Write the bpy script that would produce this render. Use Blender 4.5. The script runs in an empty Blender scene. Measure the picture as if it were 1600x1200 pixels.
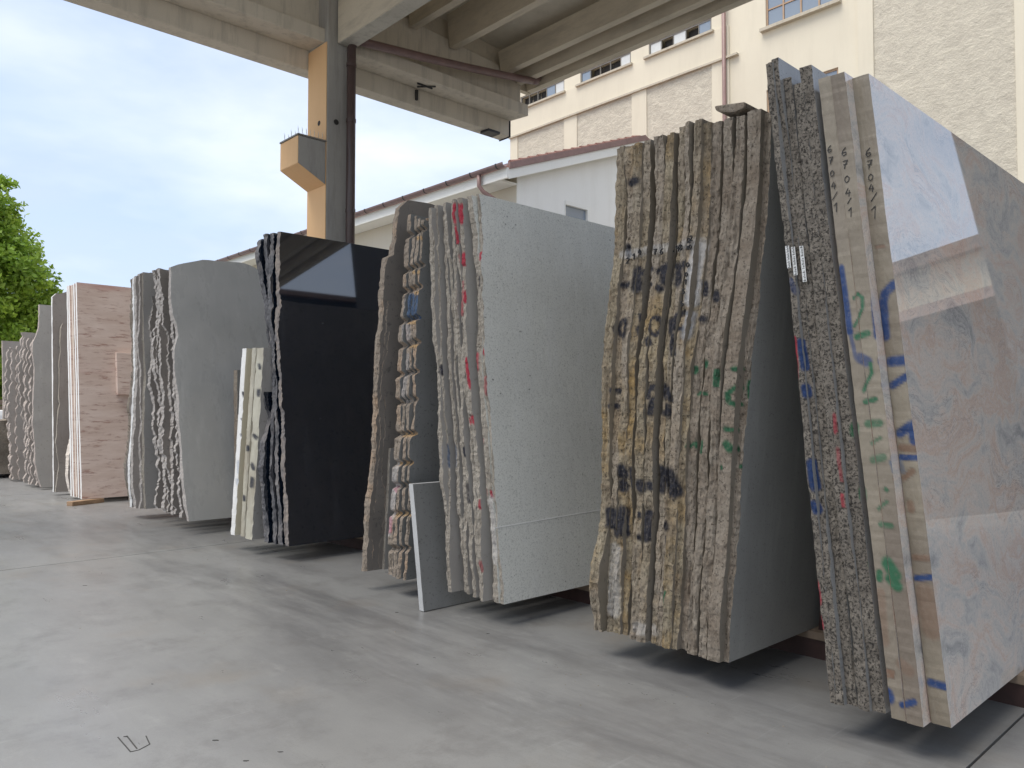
import bpy, math, random
import numpy as np
from math import radians, sin, cos, pi
from mathutils import Vector, Matrix
random.seed(7); np.random.seed(7)
S = bpy.context.scene
COL = S.collection

# ---------------------------------------------------------------- camera
F, HZ = 1220.0, 642.0
AZ = radians(43.2); PT = math.atan((HZ-600)/F)
CAM = np.array([0., 0., 1.0])
fw = np.array([sin(AZ)*cos(PT), cos(AZ)*cos(PT), sin(PT)])
rt = np.array([cos(AZ), -sin(AZ), 0.]); up = np.cross(rt, fw)
cam = bpy.data.cameras.new('camera'); co = bpy.data.objects.new('camera', cam); COL.objects.link(co)
co.matrix_world = Matrix(((rt[0], up[0], -fw[0], CAM[0]), (rt[1], up[1], -fw[1], CAM[1]),
                          (rt[2], up[2], -fw[2], CAM[2]), (0, 0, 0, 1)))
cam.sensor_width = 36; cam.lens = 36*F/1600; cam.clip_start = .05; cam.clip_end = 2000
S.camera = co
# ---------------------------------------------------------------- light
SUN_EL = radians(66); SUN_DIR = Vector((-0.97, 0.22, 0)).normalized()
W = bpy.data.worlds.new('World'); S.world = W; W.use_nodes = True
wt = W.node_tree; wt.nodes.clear()
def wn(t, **k):
    n = wt.nodes.new(t)
    for a, b in k.items(): setattr(n, a, b)
    return n
sky = wn('ShaderNodeTexSky', sky_type='NISHITA', sun_disc=False)
sky.sun_elevation = SUN_EL; sky.sun_rotation = math.atan2(SUN_DIR.x, SUN_DIR.y)
sky.air_density = 1.0; sky.dust_density = 1.5; sky.ozone_density = 1.6
tc = wn('ShaderNodeTexCoord'); mp = wn('ShaderNodeMapping')
mp.inputs['Scale'].default_value = (1.3, 1.3, 3.4); mp.inputs['Rotation'].default_value = (0.25, 0.1, 0.6)
mp.inputs['Location'].default_value = (0.35, 0.1, 0.2)
n1 = wn('ShaderNodeTexNoise'); n1.inputs['Scale'].default_value = 1.5; n1.inputs['Detail'].default_value = 7; n1.inputs['Roughness'].default_value = .52; n1.inputs['Distortion'].default_value = .25
cr = wn('ShaderNodeValToRGB'); cr.color_ramp.elements[0].position = .36; cr.color_ramp.elements[1].position = .66
cr.color_ramp.elements[0].color = (.48, .48, .48, 1); cr.color_ramp.elements[1].color = (1, 1, 1, 1)
n2 = wn('ShaderNodeTexNoise'); n2.inputs['Scale'].default_value = 2.3; n2.inputs['Detail'].default_value = 5
cc = wn('ShaderNodeValToRGB'); cc.color_ramp.elements[0].position = .35; cc.color_ramp.elements[1].position = .7
cc.color_ramp.elements[0].color = (3.1, 3.6, 4.6, 1); cc.color_ramp.elements[1].color = (5.0, 5.2, 5.5, 1)
mx = wn('ShaderNodeMix', data_type='RGBA'); bg = wn('ShaderNodeBackground'); out = wn('ShaderNodeOutputWorld')
wl = wt.links.new
wl(tc.outputs['Generated'], mp.inputs[0]); wl(mp.outputs[0], n1.inputs[0]); wl(mp.outputs[0], n2.inputs[0])
wl(n1.outputs[0], cr.inputs[0]); wl(n2.outputs[0], cc.inputs[0]); wl(cr.outputs[0], mx.inputs[0])
wl(sky.outputs[0], mx.inputs[6]); wl(cc.outputs[0], mx.inputs[7]); wl(mx.outputs[2], bg.inputs[0]); wl(bg.outputs[0], out.inputs[0])
bg.inputs['Strength'].default_value = 0.070
sl = bpy.data.lights.new('sun', 'SUN'); sl.energy = 1.1; sl.angle = radians(40); sl.color = (1, .95, .87)
so = bpy.data.objects.new('sun', sl); COL.objects.link(so)
sd = SUN_DIR*cos(SUN_EL)+Vector((0, 0, sin(SUN_EL)))
so.rotation_euler = sd.to_track_quat('Z', 'Y').to_euler()
S.view_settings.view_transform = 'Standard'; S.view_settings.look = 'None'
S.view_settings.exposure = 1.76; S.view_settings.gamma = 1; S.view_settings.use_curve_mapping = False
S.render.engine = 'CYCLES'
S.cycles.max_bounces = 8; S.cycles.diffuse_bounces = 5

# ---------------------------------------------------------------- helpers
def ray(px, py): return fw*F+rt*(px-800)+up*(600-py)
def onx(px, py, X): r = ray(px, py); return CAM+r*(X-CAM[0])/r[0]
def ony(px, py, Y): r = ray(px, py); return CAM+r*(Y-CAM[1])/r[1]
def tag(o, label=None, cat=None, group=None, kind=None):
    if label: o['label'] = label
    if cat: o['category'] = cat
    if group: o['group'] = group
    if kind: o['kind'] = kind
    elif cat: o['kind'] = 'thing'
    return o
def empty(name, loc, label, cat, group=None):
    o = bpy.data.objects.new(name, None); COL.objects.link(o); o.location = loc; o.empty_display_size = .2
    return tag(o, label, cat, group)
class MB:
    """collects shapes in world space, builds one mesh object"""
    def __init__(s): s.v = []; s.f = []; s.m = []
    def add(s, v, f, m=0):
        b = len(s.v); s.v += [tuple(p) for p in v]; s.f += [tuple(b+i for i in q) for q in f]; s.m += [m]*len(f)
    def box(s, x0, x1, y0, y1, z0, z1, m=0):
        v = [(x, y, z) for x in (x0, x1) for y in (y0, y1) for z in (z0, z1)]
        s.add(v, [(0, 1, 3, 2), (4, 6, 7, 5), (0, 4, 5, 1), (2, 3, 7, 6), (0, 2, 6, 4), (1, 5, 7, 3)], m)
    def prism(s, pts, d, m=0):
        """polygon pts (3d) extruded by vector d"""
        n = len(pts); P = [Vector(p) for p in pts]; d = Vector(d)
        v = P+[p+d for p in P]
        f = [tuple(range(n-1, -1, -1)), tuple(range(n, 2*n))]+[(i, (i+1) % n, n+(i+1) % n, n+i) for i in range(n)]
        s.add(v, f, m)
    def tube(s, pts, rad, n=10, m=0, cap=True):
        P = [Vector(p) for p in pts]; R = rad if isinstance(rad, (list, tuple)) else [rad]*len(P)
        v = []; f = []
        ref = Vector((0, 0, 1)) if abs((P[-1]-P[0]).normalized().z) < .9 else Vector((1, 0, 0))
        for i, p in enumerate(P):
            t = (P[min(i+1, len(P)-1)]-P[max(i-1, 0)]).normalized()
            a = t.cross(ref).normalized(); b = t.cross(a)
            for k in range(n):
                g = 2*pi*k/n; v.append(p+a*R[i]*cos(g)+b*R[i]*sin(g))
        for i in range(len(P)-1):
            for k in range(n):
                f.append((i*n+k, i*n+(k+1) % n, (i+1)*n+(k+1) % n, (i+1)*n+k))
        if cap: f += [tuple(range(n-1, -1, -1)), tuple((len(P)-1)*n+k for k in range(n))]
        s.add(v, f, m)
    def build(s, name, mats, parent=None, loc=None, bevel=0, smooth=False):
        me = bpy.data.meshes.new(name)
        v = np.array(s.v, dtype=float)
        if parent is not None: base = np.array(parent.location) if parent.parent is None else np.array(parent['wl'])
        elif loc is not None: base = np.array(loc, dtype=float)
        else: base = np.array([(v[:, 0].min()+v[:, 0].max())/2, (v[:, 1].min()+v[:, 1].max())/2, v[:, 2].min()])
        me.from_pydata([tuple(p) for p in v-base], [], s.f); 
        mats = mats if isinstance(mats, (list, tuple)) else [mats]
        for m in mats: me.materials.append(m)
        me.polygons.foreach_set('material_index', s.m); me.update()
        import bmesh
        bm = bmesh.new(); bm.from_mesh(me); bmesh.ops.recalc_face_normals(bm, faces=bm.faces); bm.to_mesh(me); bm.free()
        if smooth: me.polygons.foreach_set('use_smooth', [True]*len(me.polygons))
        o = bpy.data.objects.new(name, me); COL.objects.link(o)
        if parent is not None:
            o.parent = parent
        else: o.location = base
        if bevel:
            b = o.modifiers.new('b', 'BEVEL'); b.width = bevel; b.segments = 2; b.limit_method = 'ANGLE'
        o['wl'] = [float(c) for c in base]
        return o
def subpart(mb, name, mats, parent, **k):
    """child of a part: the part's mesh coordinates are relative to its thing, so reuse the thing's base"""
    return mb.build(name, mats, parent, **k)

# value noise
def _h(i, s): 
    x = np.sin(i*127.1+s*311.7)*43758.5453; return x-np.floor(x)
def vn(x, s=0):
    x = np.asarray(x, float); i = np.floor(x); f = x-i; f = f*f*(3-2*f)
    return (_h(i, s)*(1-f)+_h(i+1, s)*f)*2-1
def fbm(x, s=0, o=4, g=.5):
    r = 0; a = 1
    for k in range(o): r = r+a*vn(np.asarray(x)*2**k, s+k*17.3); a *= g
    return r
def vn2(x, y, s=0):
    i = np.floor(x); j = np.floor(y); f = x-i; g = y-j; f = f*f*(3-2*f); g = g*g*(3-2*g)
    def h(a, b): q = np.sin(a*127.1+b*269.5+s*311.7)*43758.5453; return q-np.floor(q)
    return ((h(i, j)*(1-f)+h(i+1, j)*f)*(1-g)+(h(i, j+1)*(1-f)+h(i+1, j+1)*f)*g)*2-1

# ---------------------------------------------------------------- materials
class NT:
    def __init__(s, name):
        s.m = bpy.data.materials.new(name); s.m.use_nodes = True; s.t = s.m.node_tree; s.t.nodes.clear()
        s.o = s.n('ShaderNodeOutputMaterial'); s.b = s.n('ShaderNodeBsdfPrincipled'); s.l(s.b.outputs[0], s.o.inputs[0])
        s.tc = s.n('ShaderNodeTexCoord'); s.oi = None
    def n(s, t, **k):
        q = s.t.nodes.new(t)
        for a, b in k.items(): setattr(q, a, b)
        return q
    def l(s, a, b): s.t.links.new(a, b)
    def co(s, sc=(1, 1, 1), rot=(0, 0, 0), rnd=True):
        m = s.n('ShaderNodeMapping'); m.inputs['Scale'].default_value = sc; m.inputs['Rotation'].default_value = rot
        s.l(s.tc.outputs['Object'], m.inputs[0])
        if rnd:
            if s.oi is None: s.oi = s.n('ShaderNodeObjectInfo')
            v = s.n('ShaderNodeVectorMath', operation='SCALE'); c = s.n('ShaderNodeCombineXYZ')
            for i in range(3): s.l(s.oi.outputs['Random'], c.inputs[i])
            s.l(c.outputs[0], v.inputs[0]); v.inputs['Scale'].default_value = 37; s.l(v.outputs[0], m.inputs['Location'])
        return m.outputs[0]
    def noise(s, sc, det=5, ro=.6, co=None, dist=0):
        q = s.n('ShaderNodeTexNoise'); q.inputs['Scale'].default_value = sc; q.inputs['Detail'].default_value = det
        q.inputs['Roughness'].default_value = ro; q.inputs['Distortion'].default_value = dist
        s.l(co if co is not None else s.co(), q.inputs[0]); return q.outputs[0]
    def vor(s, sc, co=None, feat='F1', out=0):
        q = s.n('ShaderNodeTexVoronoi', feature=feat); q.inputs['Scale'].default_value = sc
        s.l(co if co is not None else s.co(), q.inputs[0]); return q.outputs[out]
    def ramp(s, f, els, interp='LINEAR'):
        r = s.n('ShaderNodeValToRGB'); r.color_ramp.interpolation = interp; e = r.color_ramp.elements
        for i, (p, c) in enumerate(els):
            c = (c, c, c) if isinstance(c, (int, float)) else c
            q = e[i] if i < 2 else e.new(p)
            q.position = p; q.color = (*c, 1)
        s.l(f, r.inputs[0]); return r.outputs[0]
    def mix(s, f, a, b, mode='MIX'):
        q = s.n('ShaderNodeMix', data_type='RGBA', blend_type=mode)
        for i, v in ((0, f), (6, a), (7, b)):
            if isinstance(v, (int, float)): q.inputs[i].default_value = v
            elif isinstance(v, tuple): q.inputs[i].default_value = (*v, 1)
            else: s.l(v, q.inputs[i])
        return q.outputs[2]
    def mul(s, a, b):
        q = s.n('ShaderNodeMath', operation='MULTIPLY')
        for i, v in ((0, a), (1, b)):
            if isinstance(v, (int, float)): q.inputs[i].default_value = v
            else: s.l(v, q.inputs[i])
        return q.outputs[0]
    def bump(s, h, st=.5, d=.01, prev=None):
        q = s.n('ShaderNodeBump'); q.inputs['Strength'].default_value = st; q.inputs['Distance'].default_value = d
        s.l(h, q.inputs['Height'])
        if prev is not None: s.l(prev, q.inputs['Normal'])
        return q.outputs[0]
    def fin(s, col=None, rough=.6, nor=None, **k):
        if col is not None:
            if isinstance(col, tuple): s.b.inputs['Base Color'].default_value = (*col, 1)
            else: s.l(col, s.b.inputs['Base Color'])
        if isinstance(rough, (int, float)): s.b.inputs['Roughness'].default_value = rough
        else: s.l(rough, s.b.inputs['Roughness'])
        if nor is not None: s.l(nor, s.b.inputs['Normal'])
        for a, b in k.items(): s.b.inputs[a].default_value = b
        return s.m
    def paint(s, col, amt=1.0):
        a = s.n('ShaderNodeAttribute', attribute_name='paint'); aa = s.n('ShaderNodeAttribute', attribute_name='paint_cover')
        no = s.ramp(s.noise(70, 3, .7), [(.3, .72), (.5, 1)])
        return s.mix(s.mul(s.mul(aa.outputs['Fac'], no), amt), col, a.outputs['Color'])

def edge_mat(name, c1, c2, c3=None, speck=None, sc=6, rough=.85, bump=1.0, bd=.02, sp_sc=90, sp_w=.5, stain=None):
    t = NT(name)
    col = t.mix(t.ramp(t.noise(sc, 6, .65), [(.35, 0), (.65, 1)]), c1, c2)
    if c3: col = t.mix(t.ramp(t.noise(sc*.45, 4, .6), [(.5, 0), (.68, 1)]), col, c3)
    if stain: col = t.mix(t.ramp(t.noise(1.6, 3, .5, t.co((1, 1, .6))), [(.48, 0), (.62, stain[1])]), col, stain[0])
    if speck: col = t.mix(t.ramp(t.noise(sp_sc, 3, .7), [(sp_w, 0), (sp_w+.1, 1)]), col, speck)
    col = t.paint(col)
    h = t.mix(.4, t.noise(30, 9, .85, t.co((1, 1.4, .4))), t.vor(95, t.co((1, 1, .5))))
    return t.fin(col, rough, t.bump(h, bump, bd))
def face_mat(name, c1, c2, speck=None, sc=2.5, rough=.3, sp_sc=120, sp=(.58, .66), pits=None, bump=0, spec=.5):
    t = NT(name)
    col = t.mix(t.ramp(t.noise(sc, 6, .6), [(.3, 0), (.7, 1)]), c1, c2)
    if speck: col = t.mix(t.ramp(t.noise(sp_sc, 4, .75), [(sp[0], 0), (sp[1], .85)]), col, speck)
    if pits:
        v = t.vor(11, t.co((1, 1, 1.4))); n = t.noise(5, 2)
        col = t.mix(t.mul(t.ramp(v, [(.045, 1), (.09, 0)]), t.ramp(n, [(.5, 0), (.55, .9)])), col, pits)
        v2 = t.vor(45); col = t.mix(t.mul(t.ramp(v2, [(.1, 1), (.2, 0)]), t.ramp(t.noise(18, 2), [(.48, 0), (.56, .6)])), col, pits)
    dr = t.noise(1, 5, .7, t.co((16, 16, 1.1))); du = t.noise(1.3, 4, .6)
    col = t.mix(t.mul(t.ramp(dr, [(.50, 0), (.70, .30)]), t.ramp(du, [(.40, 0), (.62, 1)])), col, tuple(min(x*1.5+.05, .8) for x in c1))
    col = t.mix(t.mul(t.ramp(t.noise(1, 5, .7, t.co((9, 9, .8))), [(.56, 0), (.72, .28)]), t.ramp(t.noise(1.1, 3, .5), [(.45, 0), (.6, 1)])), col, tuple(x*.6 for x in c1))
    ro = t.ramp(t.noise(3, 5, .7, t.co((2.5, 2.5, .8))), [(.3, max(rough-.08, .02)), (.7, rough+.14)])
    nor = t.bump(t.noise(60, 4), bump, .003) if bump else None
    t.b.inputs['Specular IOR Level'].default_value = spec
    return t.fin(col, ro, nor)
M = {}
M['edge_yellow'] = edge_mat('yellow_grey_split_stone', (.225, .175, .115), (.35, .295, .205), (.32, .215, .09), (.09, .07, .045), sc=9, sp_w=.55, stain=((.35, .30, .25), .6))
M['edge_pinkgrey'] = edge_mat('pinkish_grey_split_stone', (.215, .17, .125), (.31, .265, .21), None, (.09, .07, .05), sc=9, sp_w=.56)
M['edge_granite'] = edge_mat('speckled_granite_edge', (.25, .22, .18), (.155, .135, .11), None, (.04, .034, .028), sc=16, sp_sc=125, sp_w=.49)
M['edge_resin'] = edge_mat('resin_coated_beige_edge', (.25, .215, .16), (.195, .165, .122), (.155, .125, .09), None, sc=5, rough=.5, bump=.2, stain=((.14, .11, .085), .75))
M['edge_pale'] = edge_mat('pale_split_stone', (.38, .34, .28), (.28, .245, .20), None, (.15, .125, .10), sc=9, sp_w=.57)
M['edge_brown'] = edge_mat('brown_drilled_stone', (.25, .205, .16), (.35, .285, .22), (.42, .29, .19), (.10, .085, .07), sc=10, sp_w=.56)
M['edge_grey'] = edge_mat('grey_wavy_stone', (.45, .41, .37), (.55, .50, .45), None, (.22, .19, .17), sc=12, sp_w=.58)
M['edge_black'] = edge_mat('black_split_stone', (.045, .045, .05), (.17, .165, .17), (.27, .245, .23), None, sc=14, rough=.55, bump=1.0)
M['edge_blacktan'] = edge_mat('black_stone_tan_crust', (.30, .25, .21), (.17, .16, .16), (.40, .32, .25), None, sc=14, rough=.7, bump=.9)
M['edge_cream'] = edge_mat('cream_marble_edge', (.50, .47, .37), (.42, .39, .31), (.36, .32, .24), None, sc=7, rough=.45, bump=.15)
M['edge_white'] = edge_mat('white_cut_edge', (.82, .80, .76), (.74, .72, .68), None, None, sc=4, rough=.5, bump=.1)
M['edge_cut'] = edge_mat('clean_cut_grey_edge', (.46, .46, .45), (.40, .40, .39), None, None, sc=4, rough=.5, bump=.1)
M['edge_travertine'] = edge_mat('travertine_cut_edge', (.74, .66, .58), (.62, .54, .46), None, None, sc=8, rough=.6, bump=.2)
M['edge_taupe'] = edge_mat('taupe_wavy_stone', (.38, .32, .275), (.47, .40, .35), None, (.18, .14, .12), sc=10, sp_w=.58)
M['face_white'] = face_mat('light_grey_limestone_face', (.74, .74, .68), (.67, .67, .62), (.46, .46, .42), rough=.24, pits=(.17, .165, .15), sp=(.50, .62), sp_sc=130)
M['face_gran'] = face_mat('grey_granite_face', (.34, .335, .31), (.29, .285, .265), (.17, .165, .155), rough=.4)
M['face_granlight'] = face_mat('pale_granite_face', (.30, .30, .29), (.24, .24, .235), (.10, .10, .10), rough=.12)
M['face_dark'] = face_mat('dark_grey_basalt_face', (.23, .23, .22), (.19, .19, .18), (.09, .09, .085), rough=.4, sp_sc=70)
M['face_grey'] = face_mat('blue_grey_stone_face', (.36, .355, .335), (.43, .42, .395), (.27, .265, .25), rough=.28, sp_sc=40, sp=(.62, .75))
M['face_stain'] = face_mat('stained_brownish_stone_face', (.21, .175, .125), (.26, .23, .19), (.12, .10, .075), rough=.6, sp_sc=40)
M['face_brown'] = face_mat('dark_brown_stone_face', (.17, .15, .13), (.23, .20, .17), (.10, .09, .08), rough=.6, sp_sc=30, bump=.3)
M['face_taupe'] = face_mat('taupe_sandstone_face', (.27, .235, .205), (.32, .29, .26), (.2, .17, .15), rough=.6, sp_sc=30)
M['face_olive'] = face_mat('grey_sandstone_face', (.36, .335, .30), (.31, .29, .265), (.26, .24, .21), rough=.6, sp_sc=30)
M['face_cream'] = face_mat('cream_marble_face', (.62, .56, .42), (.55, .5, .38), None, rough=.25)
def m_black():
    t = NT('polished_black_granite')
    col = t.mix(t.ramp(t.noise(220, 2, .8), [(.55, 0), (.7, 1)]), (.004, .008, .016), (.035, .045, .06))
    col = t.mix(t.ramp(t.noise(1, 6, .7, t.co((10, 10, 1.2))), [(.55, 0), (.75, .10)]), col, (.16, .17, .19))
    col = t.mix(t.mul(t.ramp(t.vor(9), [(.03, 1), (.06, 0)]), t.ramp(t.noise(4, 2), [(.52, 0), (.56, .3)])), col, (.3, .3, .3))
    return t.fin(col, .025, None, IOR=2.3)
M['face_black'] = m_black()
def m_trav():
    t = NT('pink_travertine_face'); c = t.co((1.0, 1, 5.5), rnd=False)
    col = t.mix(t.ramp(t.noise(2.2, 7, .65, c), [(.35, 0), (.65, 1)]), (.62, .48, .40), (.74, .61, .53))
    col = t.mix(t.ramp(t.noise(7, 6, .7, t.co((.8, 1, 5.0), rnd=False)), [(.54, 0), (.64, .75)]), col, (.34, .18, .14))
    col = t.mix(t.ramp(t.noise(1.1, 5, .6, t.co((.35, 1, 2.2), rnd=False)), [(.56, 0), (.68, .6)]), col, (.42, .13, .11))
    return t.fin(col, .4, t.bump(t.noise(30, 3), .1, .003))
M['face_trav'] = m_trav()
def m_pink():
    t = NT('polished_pink_grey_gneiss')
    # folded banding: strongly warped noise
    w = t.noise(1.3, 4, .55, t.co(rnd=False)); q = t.n('ShaderNodeVectorMath', operation='ADD'); sc = t.n('ShaderNodeVectorMath', operation='SCALE')
    w3 = t.n('ShaderNodeTexNoise'); w3.inputs['Scale'].default_value = 1.6; w3.inputs['Detail'].default_value = 3; t.l(t.co(rnd=False), w3.inputs[0])
    t.l(w3.outputs['Color'], sc.inputs[0]); sc.inputs['Scale'].default_value = 1.1
    t.l(t.co((.8, 1, 2.0), (0, .45, 0), rnd=False), q.inputs[0]); t.l(sc.outputs[0], q.inputs[1]); wc = q.outputs[0]
    band = t.noise(3.4, 9, .66, wc, .5)
    col = t.ramp(band, [(.30, (.34, .34, .33)), (.42, (.60, .57, .53)), (.50, (.72, .63, .55)), (.58, (.69, .53, .43)), (.68, (.74, .65, .58))])
    vein = t.noise(7.5, 9, .72, wc, 1.3)
    v = t.n('ShaderNodeMath', operation='ABSOLUTE'); s2 = t.n('ShaderNodeMath', operation='SUBTRACT'); t.l(vein, s2.inputs[0]); s2.inputs[1].default_value = .5; t.l(s2.outputs[0], v.inputs[0])
    col = t.mix(t.mul(t.ramp(v.outputs[0], [(.0, .7), (.016, 0)]), t.ramp(t.noise(2.5, 3, .5, wc), [(.42, 0), (.58, 1)])), col, (.16, .17, .19))
    col = t.mix(t.ramp(t.noise(150, 4, .8), [(.50, 0), (.66, .5)]), col, (.33, .32, .33))
    col = t.mix(t.ramp(t.noise(60, 4, .8), [(.58, 0), (.68, .5)]), col, (.86, .80, .76))
    return t.fin(col, .02, None, IOR=2.3)
M['face_pink'] = m_pink()
def m_conc(name, c1, c2, c3, sc=1.2, streak=(9, 9, .9), rough=.85, bump=.25, st=.5):
    t = NT(name)
    col = t.mix(t.ramp(t.noise(sc, 6, .65), [(.3, 0), (.7, 1)]), c1, c2)
    col = t.mix(t.ramp(t.noise(1, 5, .7, t.co(streak)), [(.48, 0), (.68, st)]), col, c3)
    col = t.mix(t.ramp(t.noise(60, 3, .7), [(.6, 0), (.7, .3)]), col, c3)
    h = t.mix(.4, t.noise(14, 5, .7), t.noise(90, 3))
    return t.fin(col, rough, t.bump(h, bump, .008))
M['concrete'] = m_conc('board_marked_concrete', (.66, .595, .49), (.56, .505, .415), (.33, .30, .25))
M['concrete_col'] = m_conc('column_concrete', (.40, .38, .345), (.33, .315, .29), (.20, .19, .175))
M['concrete_pale'] = m_conc('weathered_pale_concrete', (.55, .52, .45), (.46, .43, .37), (.24, .22, .18))
M['rib'] = m_conc('roof_rib_concrete', (.66, .585, .46), (.57, .50, .39), (.33, .29, .23), streak=(6, 1.2, 6))
M['ceil'] = m_conc('roof_deck_concrete', (.75, .70, .58), (.68, .62, .51), (.52, .47, .38), streak=(3, 3, 3))
M['peach'] = m_conc('peach_concrete', (.78, .50, .26), (.75, .47, .24), (.62, .38, .19), bump=.08, st=.15)
M['cream'] = m_conc('cream_plaster', (.70, .635, .50), (.65, .585, .46), (.57, .51, .40), sc=.5, streak=(2, 2, .3), bump=.15, st=.35)
def m_rough_plaster():
    t = NT('rough_cream_render'); c = t.co((1, .9, 1.6))
    n = t.noise(3.2, 8, .72, c, .6)
    col = t.mix(t.ramp(n, [(.35, 0), (.7, 1)]), (.49, .44, .355), (.65, .59, .475))
    return t.fin(col, .9, t.bump(t.mix(.5, n, t.noise(14, 6, .7)), 1.0, .07))
M['render'] = m_rough_plaster()
M['beige_wall'] = m_conc('beige_house_plaster', (.62, .55, .45), (.58, .52, .42), (.52, .46, .38), sc=.5, bump=.05, st=.2)
M['white_wall'] = m_conc('white_house_plaster', (.85, .83, .78), (.80, .78, .73), (.70, .67, .61), sc=.6, streak=(3, 3, .4), bump=.05, st=.3)
M['white'] = m_conc('white_painted_timber', (.82, .80, .74), (.80, .78, .72), (.7, .68, .62), bump=.03, st=.15)
def simple(name, c, rough=.5, metal=0, var=.12, sc=8, bump=0):
    t = NT(name); col = t.mix(t.ramp(t.noise(sc, 5, .65), [(.3, 0), (.7, 1)]), c, tuple(x*(1-var*2) for x in c))
    return t.fin(col, rough, t.bump(t.noise(40, 4), bump, .004) if bump else None, Metallic=metal)
M['pipe'] = simple('dark_brown_painted_metal', (.085, .055, .05), .35)
M['gutterpipe'] = simple('brown_gutter_metal', (.22, .14, .13), .4)
M['copper'] = simple('reddish_brown_sheet', (.27, .165, .145), .5)
M['tile'] = simple('terracotta_tile', (.33, .17, .13), .8, var=.2)
M['rust'] = simple('red_oxide_steel', (.05, .022, .017), .6, var=.2, sc=14, bump=.2)
M['wood'] = simple('sawn_timber', (.42, .27, .16), .8, var=.2, sc=14, bump=.3)
M['wood_pale'] = simple('weathered_timber', (.27, .20, .14), .8, var=.2, sc=14, bump=.3)
M['winframe'] = simple('faded_orange_window_frame', (.45, .30, .19), .6)
M['greyframe'] = simple('grey_window_frame', (.24, .22, .19), .6)
M['sill'] = m_conc('stone_sill', (.52, .46, .36), (.46, .41, .32), (.3, .27, .22))
M['dark'] = simple('dark_interior', (.035, .03, .027), .8)
M['steel_dark'] = simple('dark_steel', (.05, .05, .05), .5, .5)
M['paper'] = simple('white_paper', (.62, .62, .60), .7, var=.05)
M['vein'] = simple('pale_vein_stone', (.88, .87, .84), .4, var=.03)
M['ink'] = simple('black_marker_ink', (.02, .02, .022), .6, var=0)
M['darkshed'] = simple('added_building_dark', (.07, .065, .06), .7)
M['rooftile_far'] = simple('far_roof_tiles', (.20, .13, .10), .8)
def m_glass():
    t = NT('window_glass'); return t.fin((.20, .24, .29), .04, None, **{'Specular IOR Level': .9, 'Coat Weight': .5})
M['glass'] = m_glass()
M['blind'] = simple('pale_window_blind', (.62, .62, .60), .3, var=.05)
def m_leaf(name, a, b):
    t = NT(name); oi = t.n('ShaderNodeAttribute', attribute_name='tint')
    col = t.mix(oi.outputs['Fac'], a, b)
    t.fin(col, .5)
    tr = t.n('ShaderNodeBsdfTranslucent'); t.l(t.mix(.5, col, (.25, .38, .04)), tr.inputs[0]); ms = t.n('ShaderNodeMixShader'); ms.inputs[0].default_value = .35
    t.l(t.b.outputs[0], ms.inputs[1]); t.l(tr.outputs[0], ms.inputs[2]); t.l(ms.outputs[0], t.o.inputs[0]); return t.m
M['leaf'] = m_leaf('bright_green_leaves', (.16, .28, .035), (.40, .54, .07))
M['leafdark'] = m_leaf('dark_green_leaves', (.03, .085, .03), (.07, .15, .05))
M['bark'] = simple('bark', (.12, .09, .07), .9, var=.3, bump=.6)
def m_floor():
    t = NT('worn_polished_concrete')
    g = t.n('ShaderNodeNewGeometry'); P = g.outputs['Position']
    def mp(sc, rot=0, loc=(0, 0, 0)):
        m = t.n('ShaderNodeMapping'); m.inputs['Scale'].default_value = sc; m.inputs['Rotation'].default_value = (0, 0, rot); m.inputs['Location'].default_value = loc; t.l(P, m.inputs[0]); return m.outputs[0]
    big = t.noise(.7, 8, .68, mp((1, .8, 1)))
    col = t.ramp(big, [(.28, (0.193, 0.191, 0.188)), (.5, (0.241, 0.239, 0.231)), (.72, (0.272, 0.272, 0.259))])
    # forklift lane: rubbed darker streaks running along the row of slabs
    st = t.noise(1.0, 9, .72, mp((3.4, .55, 1), .06)); lane = t.noise(.5, 3, .5, mp((1.5, .12, 1)))
    col = t.mix(t.mul(t.ramp(st, [(.44, 0), (.62, .9)]), t.ramp(lane, [(.42, 0), (.58, 1)])), col, (0.140, 0.138, 0.136))
    sm = t.noise(3.1, 9, .78, mp((1, 1, 1)), .2)
    col = t.mix(t.ramp(sm, [(.50, 0), (.64, .6)]), col, (0.161, 0.156, 0.150))
    lt = t.noise(5.5, 9, .8, mp((1, .45, 1), .1, (3, 1, 0)))
    col = t.mix(t.ramp(lt, [(.56, 0), (.70, .5)]), col, (0.321, 0.320, 0.308))
    col = t.mix(t.ramp(t.noise(1.5, 4, .6, mp((1, 1, 1), 0, (5, 2, 0))), [(.58, 0), (.72, .3)]), col, (0.235, 0.194, 0.147))
    col = t.mix(t.ramp(t.noise(190, 3, .75, P), [(.56, 0), (.68, .4)]), col, (0.128, 0.127, 0.122))
    sp = t.vor(6, mp((1, 1, 1))); col = t.mix(t.mul(t.ramp(sp, [(.025, 1), (.05, 0)]), t.ramp(t.noise(3, 2, .5, mp((1, 1, 1))), [(.60, 0), (.63, .7)])), col, (.10, .095, .09))
    # scratches
    for rot, k in ((.08, .12), (.25, .12)):
        sc = t.noise(30, 2, .6, mp((.05, 1.5, 1), rot)); msk = t.noise(2.2, 3, .5, mp((1, 1, 1), 0, (rot*9, 0, 0)))
        col = t.mix(t.mul(t.ramp(sc, [(.66, 0), (.72, k*2)]), t.ramp(msk, [(.5, 0), (.6, 1)])), col, (0.321, 0.323, 0.316))
    ro = t.ramp(t.noise(2.2, 8, .72, mp((1.6, .5, 1), .1)), [(.3, .24), (.7, .48)])
    h = t.mix(.5, t.noise(12, 5, .6, P), t.noise(140, 3, .6, P))
    return t.fin(col, ro, t.bump(h, .12, .004), **{'Specular IOR Level': .6})
M['floor'] = m_floor()
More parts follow.
